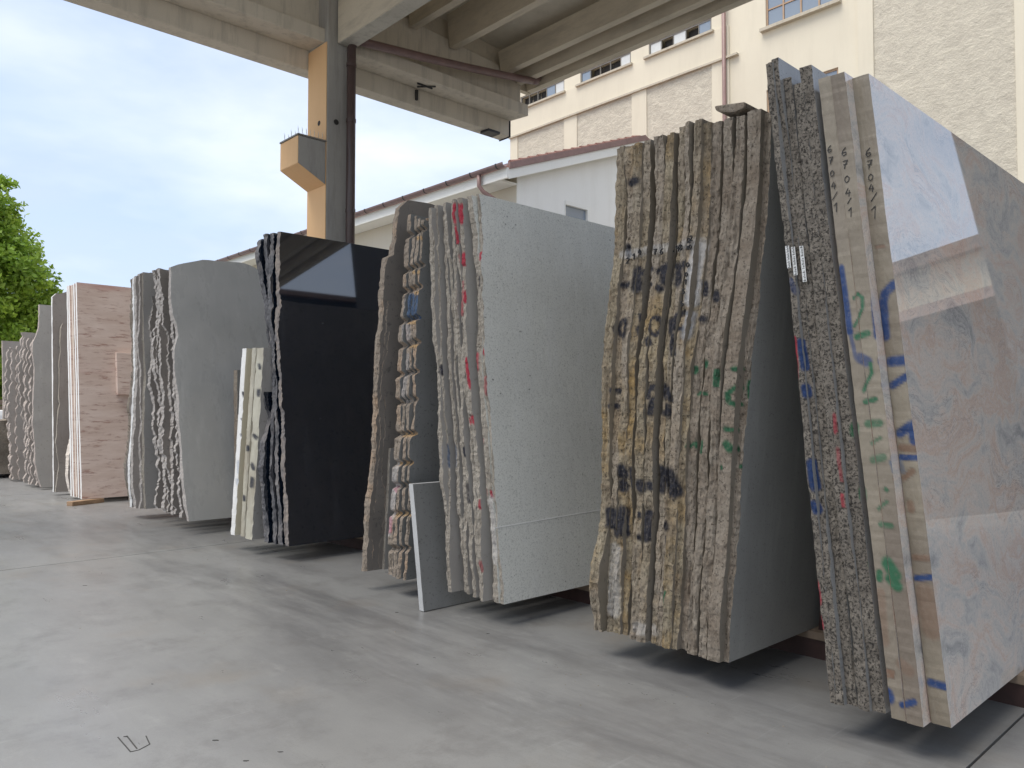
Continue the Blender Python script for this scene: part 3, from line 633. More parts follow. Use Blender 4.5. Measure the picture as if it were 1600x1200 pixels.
# ---------------------------------------------------------------- slabs
COLR = {'k': (.018, .018, .026), 'g': (.02, .10, .045), 'b': (.010, .035, .12), 'r': (.34, .02, .04), 'w': (.62, .62, .62),
        'n': (.16, .09, .055), 'B': (.05, .09, .16), 'l': (.32, .36, .42), 'o': (.55, .33, .12)}
PAINT = {
'B': """k5 976,281 984,281|k4 967,383 971,397|k4 963,443 972,443|k5 986,420 986,450|k4 996,424 1003,418|k4 993,443 1001,443|k4 1016,420 1034,412 1048,412|k6 1030,420 1031,436|k6 1048,415 1048,440|k4 1016,446 1023,450|k3 1060,408 1060,414|
k4 1086,440 1087,455|k4 1105,456 1108,466|k4 1083,496 1087,497|k2.5 966,498 960,503 957,515 960,523 967,524|k3 973,500 971,526|k3 991,490 993,500|k4 990,512 993,520|k2.5 1020,494 1012,498 1010,512 1014,521 1021,523 1027,515 1028,503 1020,494|k4 1009,530 1011,537|k5 1043,500 1044,517|
k3 1062,487 1053,492 1050,507 1050,515|k3 1055,514 1062,513|k3 1050,525 1050,545 1051,553|k3 950,610 958,611|k3 949,634 956,635|k4 1014,605 1022,605|k3 1010,610 1010,620|k4 1018,625 1012,645|k6 1030,606 1034,618|k3 1040,606 1046,625|k3 1026,644 1040,648|k4 1040,635 1040,645|
k5 961,732 964,743|k5 962,757 962,765|k4 976,735 978,762|k6 993,757 994,763|k4 1006,757 1006,763|k6 1022,735 1022,765|k9 1036,742 1044,768|k5 942,800 943,822|k4 951,802 951,838|k5 960,798 962,836|k3 989,803 990,808|k5 1003,805 1001,842|k4 990,842 1000,844|k4 1030,821 1030,826|k2 1030,842 1030,850|
g4 1077,574 1077,580|g4 1096,566 1095,572|g4 1120,580 1119,602|g4 1144,576 1148,576|g4 1146,606 1135,615 1136,628 1145,632|g3 1158,595 1156,620|g3 1081,616 1083,614|g3 1094,615 1096,616|g4 1130,670 1140,672|g6 1131,694 1137,702|g4 1158,696 1158,702|g3 1066,698 1077,692 1079,700|g3 1088,690 1087,708|g4 1146,730 1156,732|g2 1123,728 1123,733|g3 1161,672 1161,677|g1.6 1029,927 1026,950|
w7@.35 963,395 983,393 1003,386 1025,385 1050,382 1080,374|w8@.6 1080,382 1077,400 1073,430 1070,470|l6@.5 1070,490 1065,525|w9@.35 948,860 944,960|w9@.3 985,985 1005,990""",
'A': """b4@.6 1243,440 1250,458|b5 1258,535 1264,575|b6 1266,606 1268,616|b6 1276,722 1281,760|b6 1280,786 1285,796|r4 1249,530 1252,590|r3@.7 1310,648 1313,675|r2.5@.5 1316,700 1322,750|r3@.8 1323,772 1325,790|r4 1277,860 1277,867|r6 1282,908 1285,938|r5 1287,960 1290,976|
b5 1320,420 1325,455 1334,520|b3@.7 1335,525 1343,560|g2.5 1340,467 1347,461 1354,466 1355,482 1347,501 1341,511|g5 1345,527 1362,522|b7 1392,443 1379,456 1375,471 1377,500 1379,525|b8@.8 1350,560 1362,566|b8 1387,565 1410,562|g3 1367,568 1369,584 1359,601 1355,611|g4 1358,628 1374,624|b6 1390,602 1412,588|
g8 1339,666 1339,676|g7 1351,766 1352,776|g4@.7 1362,878 1362,884|g5 1379,893 1379,903|g6@.8 1362,662 1380,661|g3@.7 1368,692 1382,684|g6@.7 1370,718 1386,714|g3@.8 1378,794 1392,783|g4@.8 1381,818 1399,820|g3 1390,763 1392,765|g10 1392,878 1404,897|g8 1396,903 1408,914|b7 1402,677 1420,664 1424,690|b5 1403,715 1428,715|n6@.8 1404,700 1425,702|n5@.8 1406,748 1421,737|
n6@.7 1417,788 1419,797|n5@.7 1424,872 1447,874|b5 1427,905 1453,904|n16@.55 1440,930 1452,985|n8@.5 1380,925 1386,1000|n3@.9 1384,1045 1401,1047|n3@.9 1384,1053 1400,1054|b9 1392,1080 1394,1087|b5 1415,1098 1434,1093|n9@.45 1414,1035 1426,1045|b6 1449,1069 1473,1076|B5@.6 1400,722 1404,735|n3@.7 1366,384 1377,384""",
'C': """r4 706,320 708,345|r4 713,320 715,345|r3 706,355 709,378|r5 716,398 718,410|r3@.7 715,440 714,490|r3 721,456 722,470|r4 737,303 738,308|r3 738,392 740,402|k4 747,430 748,438|k4 750,456 751,463|k3 735,430 736,445|k3 716,505 717,512|
r4 733,553 734,578|r3 727,560 730,600|r3 731,602 732,606|r3 749,546 749,552|r4@.6 752,590 754,615|r3.5 761,596 762,604|r4 765,642 769,695|r3 726,655 727,661|r4 733,652 734,659|r3 742,686 742,694|k4 684,572 684,582|k3 718,700 719,712|B5@.8 691,698 692,728|g3 690,674 691,680|r4 768,735 768,743|r3 745,766 745,774|r4 743,785 743,794|r3 756,770 757,777|r3@.8 769,768 771,775|
r3@.8 773,825 774,830|r4 777,850 781,900|r3@.6 745,880 747,893|k4@.8 720,758 723,784|w5@.35 755,780 760,880""",
'D': """B7 632,464 631,492|B6 645,464 644,492|B5 654,466 654,490|l6@.4 627,506 627,530|l5@.25 625,556 622,625|r3.5 606,764 608,768|r5 599,812 598,830|w5@.4 612,722 596,835|o3@.6 640,370 662,370|o3@.6 637,424 660,424|o3@.6 640,456 662,456|o3@.6 630,503 655,503|o3@.6 630,540 646,540|o3@.6 618,680 640,680|o3@.6 612,725 640,725|o3@.6 606,805 636,805""",
'F': """k3 380,614 382,622|k4 404,610 404,617|k3 377,680 379,684|k4 397,680 400,684|k3 383,698 383,704|k4 394,726 396,732|k4 394,748 393,760|k3 377,776 377,782|l3@.6 372,722 373,740|l3@.5 370,750 371,757|k3 405,570 406,576|k3 378,655 380,656""",
'H': """r3 222,768 223,780""", 'I': '', 'E': '', 'G': '', 'J': '', 'K': '', 'L': '', 'S': ''}
def parse(st, X):
    out = []
    for tok in PAINT.get(st, '').replace('\n', '').split('|'):
        tok = tok.strip()
        if not tok: continue
        h, *pp = tok.split(); al = 1.0
        if '@' in h: h, a_ = h.split('@'); al = float(a_)
        c = COLR[h[0]]; r = float(h[1:])*(1.5 if h[0] == 'k' and st == 'B' else (.8 if st == 'F' else 1.1)); P = []
        for p in pp:
            x, y = map(float, p.split(',')); q = onx(x, y, X); P.append((q[1], q[2], np.dot(q-CAM, fw)))
        out.append((c, r, al, np.array(P)))
    return out
STRK = {}
def paint_at(st, X, y, z):
    if st not in STRK: STRK[st] = parse(st, X)
    col = np.zeros((len(y), 4))
    for c, rpx, al, P in STRK[st]:
        r = rpx*P[:, 2].mean()/F
        # y is foreshortened in the photograph, so measure the brush in picture proportions
        sy = (X*F/P[:, 2].mean()**2)/(F/P[:, 2].mean())
        best = np.full(len(y), 9.)
        for a, b in zip(P[:-1], P[1:]):
            ay, az = a[0]*sy, a[1]; by, bz = b[0]*sy, b[1]; dy, dz = by-ay, bz-az; L2 = dy*dy+dz*dz+1e-12
            t = np.clip(((y*sy-ay)*dy+(z-az)*dz)/L2, 0, 1)
            best = np.minimum(best, np.hypot(y*sy-ay-t*dy, z-az-t*dz))
        m = np.clip((r*1.2-best)/(r*.5), 0, 1)*al
        col[:, :3] = np.where((m > 0)[:, None], col[:, :3]*(1-np.maximum(m, 1e-6)/np.maximum(np.maximum(m, col[:, 3]), 1e-6))[:, None]+np.array(c)*(np.maximum(m, 1e-6)/np.maximum(np.maximum(m, col[:, 3]), 1e-6))[:, None], col[:, :3])
        col[:, 3] = np.maximum(col[:, 3], m)
    return col

SLABS = {}
def slab(st, pl, pr, ref, x0, topy, k, L=2.4, zbot=.11, faces='face_gran', edge='edge_pale', amp=.02, fr=2.5, seed=0,
         rough=.004, prof=None, ctrl=None, topc=None, N=150, Mc=5, label='', group=None, chip=.004, ztop=None, bseed=0, bamp=0, right=None, topamp=0, yl=None, face2=None, name='stone_slab', cat='stone slab'):
    n_ = onx(pr, ref, x0); f_ = onx(pl, ref, x0); zr = n_[2]
    yn0, yf0 = n_[1]-k*zr, f_[1]-k*zr
    if yl: yn0 = yl[0]; yf0 = yl[0]+yl[1]; n_ = np.array([x0, yn0+k*zr, zr])
    th = yf0-yn0
    if ztop is None:
        y = n_[1]
        for _ in range(6):
            # height at which this edge line reaches picture row topy
            d = x0*fw[0]+y*fw[1]; z_ = 1+(600-topy)/F*d/ (1) ; 
            z_ = 1+ (HZ-topy)*np.hypot(1, 0)*(x0*sin(AZ)+y*cos(AZ))/F
            y = yn0+k*z_
        ztop = z_
    zs = np.linspace(zbot, ztop, N+1)
    off = amp*(.55*fbm(zs*fr, seed, 5, .6)+.6*np.tanh(5*fbm(zs*1.3, seed+60, 2, .5))+.20*vn(zs*30, seed+8)+.2*vn(zs*80, seed+18))+bamp*fbm(zs*1.7, 900+bseed, 4, .5)
    if prof is not None: off = off+prof(zs)
    base = np.full(N+1, x0)
    if ctrl:
        cz, cx = [], []
        for (px, py) in ctrl:
            y = n_[1]
            for _ in range(5): q = ony(px, py, y); y = yn0+k*q[2]
            cz.append(q[2]); cx.append(q[0])
        o_ = np.argsort(cz); base = np.interp(zs, np.array(cz)[o_], np.array(cx)[o_])
    xe = base+off
    T = np.linspace(0, 1, Mc+1)
    Z, TT = np.meshgrid(zs, T, indexing='ij'); XE = np.repeat(xe[:, None], Mc+1, 1)
    Yv = yn0+k*Z+TT*th
    r1 = .9*vn2(Z*8, TT*th*110+3.1, seed+5)+.45*vn2(Z*60, TT*th*150, seed+9)+.8*vn2(Z*4.5, TT*th*45, seed+2)+.35*vn2(Z*24, TT*th*60, seed+7)
    XE = XE+rough*r1
    edge_c = np.minimum(TT, 1-TT); XE = XE+chip*.6*np.clip(1-edge_c*6, 0, 1)*(.6+1.2*np.clip(vn2(Z*22, TT*2, seed+31), 0, 1))
    V = np.stack([XE, Yv, Z], -1).reshape(-1, 3)
    idx = lambda i, j: i*(Mc+1)+j
    Fc = []; mi = []
    for i in range(N):
        for j in range(Mc): Fc.append((idx(i, j), idx(i, j+1), idx(i+1, j+1), idx(i+1, j))); mi.append(1)
    # top outline
    K = 40 if (topc or topamp) else 3
    xR = x0+L if right is None else right
    xt = np.linspace(XE[-1, 0], xR, K+1)[1:]
    if topc:
        tx, tz = [], []
        for (px, py) in topc:
            y = yn0+k*ztop; q = ony(px, py, y); tx.append(q[0]); tz.append(q[2])
        zt = np.interp(xt, tx, tz)+.006*fbm(xt*7, seed+3, 4)
        V[idx(N, 0):idx(N, Mc)+1, 2] = V[idx(N, 0):idx(N, Mc)+1, 2]
    else: zt = ztop+topamp*fbm(xt*4, seed+3, 4)
    extra = []
    for x, z in zip(xt, zt): extra += [(x, yn0+k*z, z), (x, yn0+k*z+th, z)]
    eb = len(V); nt = len(xt)
    extra += [(xR, yn0+k*zbot, zbot), (xR, yn0+k*zbot+th, zbot)]
    V = np.vstack([V, np.array(extra)])
    A = lambda i: eb+2*i; B = lambda i: eb+2*i+1
    near = [idx(i, 0) for i in range(N+1)]+[A(i) for i in range(nt)]+[A(nt)]
    far = [idx(i, Mc) for i in range(N+1)]+[B(i) for i in range(nt)]+[B(nt)]
    Fc.append(tuple(near)); mi.append(0); Fc.append(tuple(far[::-1])); mi.append(0)
    Fc.append(tuple([idx(N, j) for j in range(Mc+1)]+[B(0), A(0)])); mi.append(1)
    for i in range(nt-1): Fc.append((A(i), B(i), B(i+1), A(i+1))); mi.append(1)
    Fc.append((A(nt-1), B(nt-1), B(nt), A(nt))); mi.append(1)
    Fc.append(tuple([A(nt), B(nt)]+[idx(0, j) for j in range(Mc, -1, -1)])); mi.append(1)
    loc = np.array([x0+.5, (yn0+yf0)/2+k*zbot, zbot])
    me = bpy.data.meshes.new(name); me.from_pydata((V-loc).tolist(), [], Fc)
    me.materials.append(M[faces]); me.materials.append(M[edge]); me.polygons.foreach_set('material_index', mi)
    if True:
        pc = paint_at(st, 2.4, V[:, 1], V[:, 2]); pc[(N+1)*(Mc+1):, 3] = 0
        at = me.color_attributes.new('paint', 'FLOAT_COLOR', 'POINT'); at.data.foreach_set('color', pc.ravel()); a2 = me.attributes.new('paint_cover', 'FLOAT', 'POINT'); a2.data.foreach_set('value', pc[:, 3].copy())
    me.update()
    import bmesh
    bm = bmesh.new(); bm.from_mesh(me); bmesh.ops.recalc_face_normals(bm, faces=bm.faces); bm.to_mesh(me); bm.free()
    o = bpy.data.objects.new(name, me); COL.objects.link(o); o.location = loc; tag(o, label, cat, group)
    o['wl'] = [float(c) for c in loc]
    SLABS.setdefault(st, []).append((o, yn0, yf0, k, xe, zs))
    return o
ORD = ['first', 'second', 'third', 'fourth', 'fifth', 'sixth', 'seventh', 'eighth', 'ninth', 'tenth', 'eleventh', 'twelfth', 'thirteenth', 'fourteenth', 'fifteenth', 'sixteenth']

# --- stack A (nearest, right)
gA = 'slabs in the nearest stack on the right'
kA = [.090, .092, .094, .096, .098, .100, .102, .104]
A = [(1284, 1295, 2.36, 90, 'G'), (1295.5, 1308, 2.375, 82, 'G'), (1310, 1326, 2.385, 112, 'G'), (1327, 1345, 2.375, 120, 'G'), (1346, 1366.5, 2.385, 93, 'G'),
     (1376, 1398, 2.375, 110, 'R'), (1399, 1424, 2.37, 104, 'R'), (1437, 1467, 2.425, 107, 'P')]
LA = ['speckled granite slab farthest left in the nearest stack, red and blue paint on its edge',
      'tallest granite slab of the nearest stack, second from its left, with a paper label',
      'granite slab third from the left in the nearest stack, its top lower than its neighbours',
      'granite slab fourth from the left in the nearest stack, streaked with faint red paint',
      'granite slab left of the beige marked edges in the nearest stack, with a raised corner',
      'beige edged slab with a long blue paint streak and green dots in the nearest stack',
      'slab with green sprayed digits on its beige edge and a pinkish polished rim',
      'large polished pink and grey slab facing the camera at right, edge marked 6704/1']
for i, (pl, pr, x0, ty, kd) in enumerate(A):
    f, e = {'G': ('face_granlight', 'edge_granite'), 'R': ('face_pink', 'edge_resin'), 'P': ('face_pink', 'edge_resin')}[kd]
    slab('A', pl, pr, 980, x0, ty, kA[i], L=2.3+.05*i, faces=f, edge=e, amp=.004 if kd != 'G' else .008, fr=3, seed=10+i,
         rough=.0035 if kd == 'G' else .0008, chip=.006 if kd == 'G' else .002, N=300, Mc=10, label=LA[i], group=gA, zbot=.11 if i else .1101)
# --- stack B
gB = 'slabs in the yellowish stack with black painted marks'
B = [(928, 942, 2.43, 224), (944, 956, 2.44, 223), (957, 967.5, 2.44, 219), (968, 980, 2.455, 214), (984, 996.5, 2.435, 206), (997, 1009, 2.43, 201), (1009.5, 1017.2, 2.465, 203),
     (1017.5, 1026.5, 2.445, 192), (1027, 1035, 2.435, 186), (1035.5, 1047.5, 2.43, 180), (1048, 1062, 2.45, 186), (1063.5, 1077, 2.46, 184), (1079, 1093, 2.445, 178), (1094.5, 1109, 2.435, 175), (1111, 1130, 2.43, 164), (1131.5, 1147, 2.465, 168)]
nB = len(B)
for i, (pl, pr, x0, ty) in enumerate(B):
    t = i/(nB-1)
    lab = f'{ORD[i]} slab from the left in the yellowish rough edged stack with black painted marks'
    if i == nB-1: lab = 'rightmost slab of the yellowish stack, its plain dark grey face leaning over'
    if i == nB-2: lab = 'smooth edged slab with green paint, second from the right in the yellowish stack'
    slab('B', pl, pr, 917, x0, ty, -.072-.03*t, L=2.2+.03*i, faces='face_gran' if i == nB-1 else 'face_stain', edge='edge_yellow' if i < 11 else 'edge_pinkgrey', amp=.008 if i > 8 else .011, fr=2.0+.5*(i % 3), seed=40+i,
         rough=.0080 if i != 14 else .003, chip=.004, N=230, Mc=10, label=lab, group=gB, prof=(lambda z: -.05*np.exp(-((z-.36)/.13)**2)) if i == 0 else None, bseed=2, bamp=.016)
# plank-like offcut lying across the top of stack B
q0 = onx(1121, 174, 2.43); q1 = onx(1167, 170, 2.43)
mb = MB(); mb.prism([(2.415, q1[1], q1[2]), (2.415, q1[1]+.04, q1[2]-.004), (2.415, q0[1]-.02, q0[2]-.012), (2.415, q0[1], q0[2]), (2.415, q0[1]+.005, q0[2]+.018), (2.415, q1[1], q1[2]+.022)], (.2, 0, 0))
off = mb.build('stone_offcut', M['edge_pinkgrey'], bevel=.006); tag(off, 'short dark stone strip lying across the top of the yellowish stack', 'stone offcut')
# --- stack C
gC = 'slabs in the light grey stack with red painted edges'
C = [(683, 688, 2.42, 322), (688.4, 692.5, 2.43, 322), (695, 700, 2.50, 318), (705, 709.5, 2.46, 318), (712, 716.5, 2.46, 314), (720, 725.5, 2.44, 310), (726.5, 731, 2.43, 309), (733, 739, 2.43, 306), (751.5, 759.5, 2.45, 303), (761, 765.2, 2.45, 299)]
for i, (pl, pr, x0, ty) in enumerate(C):
    lab = f'{ORD[i]} slab from the left in the light stack with red painted edges'
    if i == len(C)-1: lab = 'large light grey limestone slab showing its speckled face, a thin line near its foot'
    slab('C', pl, pr, 620, x0, ty, .072+.003*i, L=2.35+.03*i, faces='face_white' if i > 7 else 'face_olive', edge='edge_pale', amp=.014, fr=2.6+.4*(i % 3), seed=80+i, rough=.005, chip=.006, N=200, Mc=4,
         label=lab, group=gC, bseed=4, bamp=.012)
# --- stack D
gD = 'slabs in the brown stack with drilled wavy edges'
def notch(seed, zt):
    zl = [onx(650, p, 2.5)[2] for p in (370, 424, 456, 503, 540, 585, 628, 680, 725, 760, 805, 860)]
    rs = np.random.RandomState(77); st = rs.uniform(-.03, .03, 14)
    def f(z):
        r = np.zeros_like(z)
        for q in zl: r += .030*np.exp(-np.abs((z-q-.004*seed)/.015)**3)
        lv = np.searchsorted(np.array(sorted(zl)), z); r += st[lv]*.35
        return r
    return f
D1 = [((618, 318), (612, 345), (607, 398), (595, 402), (592, 425), (589, 470), (586, 560), (582, 640), (578, 700), (575, 760), (570, 800), (567, 868))]
slab('D', 585, 592, 620, 2.42, 318, -.085, L=2.2, faces='face_brown', edge='edge_brown', amp=.012, fr=3, seed=110, ctrl=[(c[0]+7, c[1]) for c in D1[0]], topc=[(618, 322), (636, 314), (655, 317), (668, 316), (692, 324), (740, 330)],
     N=200, Mc=4, rough=.006, label='broad dark brown slab at the back of the wavy brown stack, its top jagged', group=gD, chip=.008)
slab('D', 593.5, 597.5, 620, 2.44, 470, -.085, L=1.6, faces='face_brown', edge='edge_brown', amp=.022, fr=3, seed=111, N=170, Mc=4, rough=.006, label='shorter brown slab, second from the left in the wavy brown stack', group=gD, topamp=.01)
slab('D', 601, 605, 620, 2.47, 518, -.085, L=1.5, faces='face_brown', edge='edge_brown', amp=.022, fr=3, seed=112, N=170, Mc=4, rough=.006, label='third slab from the left in the wavy brown stack, stopping at half height', group=gD, topamp=.01)
slab('D', 611, 615, 620, 2.50, 700, -.085, L=1.2, faces='face_olive', edge='edge_pale', amp=.003, fr=2, seed=113, N=90, Mc=4, rough=.002, label='low slab with a straight pale edge and red paint in the brown stack', group=gD)
DR = [(620, 626, 2.44, 332), (628, 633, 2.44, 334), (635, 640, 2.44, 338), (642, 646, 2.44, 341), (647.5, 651.5, 2.475, 338)]
for i, (pl, pr, x0, ty) in enumerate(DR):
    slab('D', pl, pr, 620, x0, ty, -.085-.001*i, L=2.2, faces='face_dark', edge='edge_brown', amp=.010, fr=4, seed=120+i, prof=notch(i, 0), N=260, Mc=4, rough=.005, group=gD,
         label=('dark grey faced slab, rightmost of the brown stack with drill notched edges' if i == 4 else f'{ORD[i]} notched slab from the left among the drill marked slabs of the brown stack'), topamp=.008, chip=.006, zbot=.11-.004*i if i else .11)
# grey offcut leaning at the foot
slab('S', 645.0-6.5, 645, 757, 2.36, 756, .155, L=.62, faces='face_dark', edge='edge_cut', amp=.0006, fr=1, seed=130, N=40, Mc=3, rough=.0003, chip=.001, zbot=.004, label='small dark grey slab piece with a clean white edge leaning between two stacks', name='stone_offcut', cat='stone offcut')
# --- stack E
gE = 'slabs in the black stack'
slab('E', 416, 422.5, 700, 2.46, 372, .088, L=2.3, faces='face_black', edge='edge_black', amp=.010, fr=3, seed=140, ctrl=[(418, 360), (408, 375), (405, 400), (410, 430), (418, 470), (424, 545), (424, 572), (417, 592), (411, 612), (413, 632), (424, 652), (412, 690), (410, 740), (414, 790), (418, 850)],
     N=200, Mc=5, rough=.010, label='leftmost black slab with lumpy bulging edge in the black stack', group=gE, topamp=.01, chip=.012)
for i, (pl, pr, x0, ty, e) in enumerate([(423.5, 428, 2.45, 363, 'edge_black'), (429, 434, 2.45, 361, 'edge_black'), (439, 444.6, 2.46, 359, 'edge_blacktan')]):
    slab('E', pl, pr, 700, x0, ty, .089+.001*i, L=2.35, faces='face_black', edge=e, amp=.012, fr=3.4, seed=145+i, N=200, Mc=5, rough=.008, chip=.008, group=gE, bseed=8, bamp=.010, topamp=0 if i == 2 else .008,
         label=['second slab from the left in the black stack', 'third slab from the left in the black stack', 'front polished black slab with a mirror like face reflecting a patch of sky'][i])
# --- F cream mouldings
gF = 'cream slabs with rounded edges'
def bull(seed): return lambda z: 0*z
for i, (pl, pr, x0, ty, e, L) in enumerate([(368, 374.5, 2.40, 544, 'edge_white', 1.9), (383, 389, 2.42, 543, 'edge_cream', 1.9), (391, 401.5, 2.40, 543, 'edge_cream', 1.9)]):
    slab('F', pl, pr, 700, x0, ty, -.118+.002*i, L=L, faces='face_cream' if i < 2 else 'face_olive', edge=e, amp=.0015, fr=1.5, seed=160+i, N=120, Mc=5, rough=.0006, chip=.010, group=gF,
         label=['white edged narrow slab, left of the three short cream slabs with black dots', 'middle one of the three short cream slabs between grey and black stacks', 'right one of the three short cream slabs, its broad edge dotted black'][i])
slab('S', 372-6, 372, 700, 2.80, 578, .05, L=.9, faces='face_dark', edge='edge_pinkgrey', amp=.004, fr=3, seed=165, N=60, Mc=3, rough=.003, zbot=.004, label='short brownish grey slab leaning on the big blue grey slab behind the cream ones', name='stone_offcut', cat='stone offcut')
# --- stack G
gG = 'slabs in the grey wavy edged stack'
G = [(240, 243.5, 2.50, 424), (248, 251.5, 2.46, 420), (254, 257, 2.48, 418), (260, 263.5, 2.45, 419), (267, 270, 2.47, 418), (274.5, 277.5, 2.45, 417)]
for i, (pl, pr, x0, ty) in enumerate(G):
    slab('G', pl, pr, 700, x0, ty, .205+.003*i, L=2.1, faces='face_brown', edge='edge_grey', amp=.035, fr=2.6+.3*(i % 3), seed=180+i, N=190, Mc=3, rough=.006, chip=.006, group=gG, bseed=11, bamp=.012, topamp=.012, zbot=.13-.01*(i % 2),
         label=f'{ORD[i]} slab from the left in the grey stack with thin wavy edges')
slab('G', 281.5, 285.5, 700, 2.42, 416, .222, L=2.25, faces='face_grey', edge='edge_grey', amp=.008, fr=4, seed=190, N=190, Mc=3, rough=.005, group=gG, ctrl=[(268, 416), (267, 440), (268, 470), (270, 490), (276, 510), (277, 525), (271, 545), (272, 580), (277, 620), (279, 660), (283, 700), (286, 745), (290, 780), (295, 815)],
     topc=[(268, 416), (290, 411), (320, 406), (345, 407), (380, 410), (400, 418), (415, 432), (440, 445)], label='large blue grey slab with a gently arched top, front of the grey wavy stack')
# --- stack H
gH = 'slabs in the mixed stack left of the grey one'
H = [(199, 202.5, 2.42, 434, 'edge_pinkgrey', .02), (204.5, 207.5, 2.43, 432, 'edge_white', .006), (209.5, 213, 2.43, 430, 'edge_grey', .015), (214, 217.5, 2.44, 426, 'edge_grey', .015), (219.5, 224, 2.46, 424, 'edge_pale', .008)]
for i, (pl, pr, x0, ty, e, am) in enumerate(H):
    slab('H', pl, pr, 700, x0, ty, -.03+.018*i if i < 0 else .01+.012*i, L=1.9, faces='face_olive' if i == 4 else 'face_taupe', edge=e, amp=am, fr=2.4, seed=200+i, N=150, Mc=3, rough=.004, group=gH, bseed=14, bamp=.012, zbot=.10,
         prof=(lambda z: -.03*np.exp(-((z-.42)/.28)**2)) if i < 3 else None, label=f'{ORD[i]} slab from the left in the stack between pink and grey slabs' if i < 4 else 'pale edged slab closest to the grey wavy stack, its olive grey side showing')
# --- stack I
gI = 'slabs in the pink travertine stack'
slab('I', 101.5, 106, 720, 2.40, 640, .02, L=1.8, zbot=.05, faces='face_taupe', edge='edge_travertine', amp=.01, fr=2, seed=218, N=80, Mc=3, rough=.005, label='low rough rounded slab peeping out behind the pink travertine stack', group=gI, prof=lambda z: .10*((z-.4)/.45)**2)
for i, (pl, pr, x0, ty, e) in enumerate([(109.6, 111.6, 2.40, 446, 'edge_white'), (112.6, 114.8, 2.40, 445, 'edge_white'), (116.2, 119.8, 2.42, 444, 'edge_travertine'), (121, 123, 2.41, 442, 'edge_white'), (124.6, 126.6, 2.40, 440, 'edge_white')]):
    slab('I', pl, pr, 740, x0, ty, .150, L=1.8, zbot=.05, faces='face_trav', edge=e, amp=.002, fr=2, seed=220+i, N=60, Mc=2, rough=.001, chip=.002, group=gI,
         label=f'{ORD[i]} thin straight edged slab from the left in the pink travertine stack' if i < 4 else 'front pink travertine slab with dark red streaks across its face')
# small pink piece hung on the face
mb = MB(); o_ = SLABS['I'][-1]; yy = lambda z: o_[1]+o_[3]*z
a0 = ony(181, 551, yy(1.8)-.07); a1 = ony(185, 617, yy(1.35)-.04)
mb.prism([(a0[0], yy(a0[2])-.004, a0[2]), (a0[0]+.9, yy(a0[2])-.004, a0[2]), (a0[0]+.9, yy(a1[2])-.004, a1[2]), (a0[0], yy(a1[2])-.004, a1[2])], (0, -.07, -.0))
tag(mb.build('stone_offcut', M['face_trav'], bevel=.003), 'small pink travertine piece fixed against the front pink slab', 'stone offcut')
# --- stack J
gJ = 'brownish grey slabs left of the travertine'
slab('J', 81.6, 83.3, 720, 2.40, 463, .11, L=1.7, zbot=.04, faces='face_taupe', edge='edge_white', amp=.002, fr=2, seed=230, N=80, Mc=2, rough=.001, topc=[(80, 463), (85, 459), (95, 459), (104, 455), (125, 452)], label='tall taupe slab with a bright straight edge left of the pink stack', group=gJ)
_j = SLABS['J'][0]
slab('J', 88, 89.6, 720, 2.52, 505, .108, yl=(_j[1]-.058, .045), L=1.55, zbot=.04, faces='face_taupe', edge='edge_pale', amp=.006, fr=5, seed=231, N=120, Mc=2, rough=.003, group=gJ, ctrl=[(101, 500), (95, 512), (93, 535), (94, 548), (91, 572), (92, 590), (91, 625), (93, 631), (90, 645), (89, 680), (87, 690), (92, 728), (90, 738), (87, 768)],
     label='taupe slab with a jagged pale edge resting on the bright edged one')
# --- stack K
gK = 'slabs in the scalloped brown stack at left'
def wave(ph, amp_=.035, per=.17): return lambda z: .02-.8*amp_*np.abs(np.sin(z*pi/per+ph))+.02*np.sin(z*3.1+ph)
for i, (pl, pr, x0, ty) in enumerate([(36, 38, 2.42, 519), (40.5, 42.5, 2.41, 527), (44.5, 46.5, 2.42, 527), (48.5, 50.5, 2.42, 528)]):
    slab('K', pl, pr, 700, x0, ty, .215, L=1.6, zbot=.04, faces='face_taupe', edge='edge_taupe', amp=.02, fr=4, seed=240+i, N=150, Mc=2, rough=.004, prof=wave(.5*i), topamp=.01, group=gK,
         label=f'{ORD[i]} slab from the left in the scalloped stack beside the plain grey sandstone slab')
slab('K', 54, 56, 700, 2.40, 474, .225, L=1.8, zbot=.03, faces='face_olive', edge='edge_taupe', amp=.006, fr=6, seed=246, N=150, Mc=2, rough=.003, group=gK, ctrl=[(61, 474), (61, 500), (60, 512), (56, 524), (51, 535), (50, 550), (53, 575), (53, 600), (51, 640), (50, 660), (54, 690), (54, 720), (58, 745), (66, 766)],
     label='plain grey sandstone slab with a stepped left edge in front of the scalloped stack')
# --- stack L
gL = 'slabs in the last scalloped stack'
for i, (pl, pr, x0, ty) in enumerate([(9.5, 11.5, 2.42, 545), (15, 17, 2.42, 542), (24.5, 26, 2.48, 540)]):
    slab('L', pl, pr, 700, x0, ty, .19, L=1.6, zbot=.03, faces='face_taupe', edge='edge_taupe', amp=.02, fr=4, seed=260+i, N=150, Mc=2, rough=.004, prof=wave(.7*i+1, .03, .15), topamp=.01, group=gL,
         label=['leftmost slab of the farthest scalloped stack beside the quarry block', 'middle slab of the farthest scalloped stack', 'right slab of the farthest scalloped stack showing its brown face'][i])
slab('L', 5, 6.5, 700, 2.75, 532, .19, L=1.3, zbot=.03, faces='face_taupe', edge='edge_taupe', amp=.004, fr=4, seed=266, N=60, Mc=2, rough=.004, group=gL, label='slab at the back of the farthest scalloped stack, its flat top showing above')

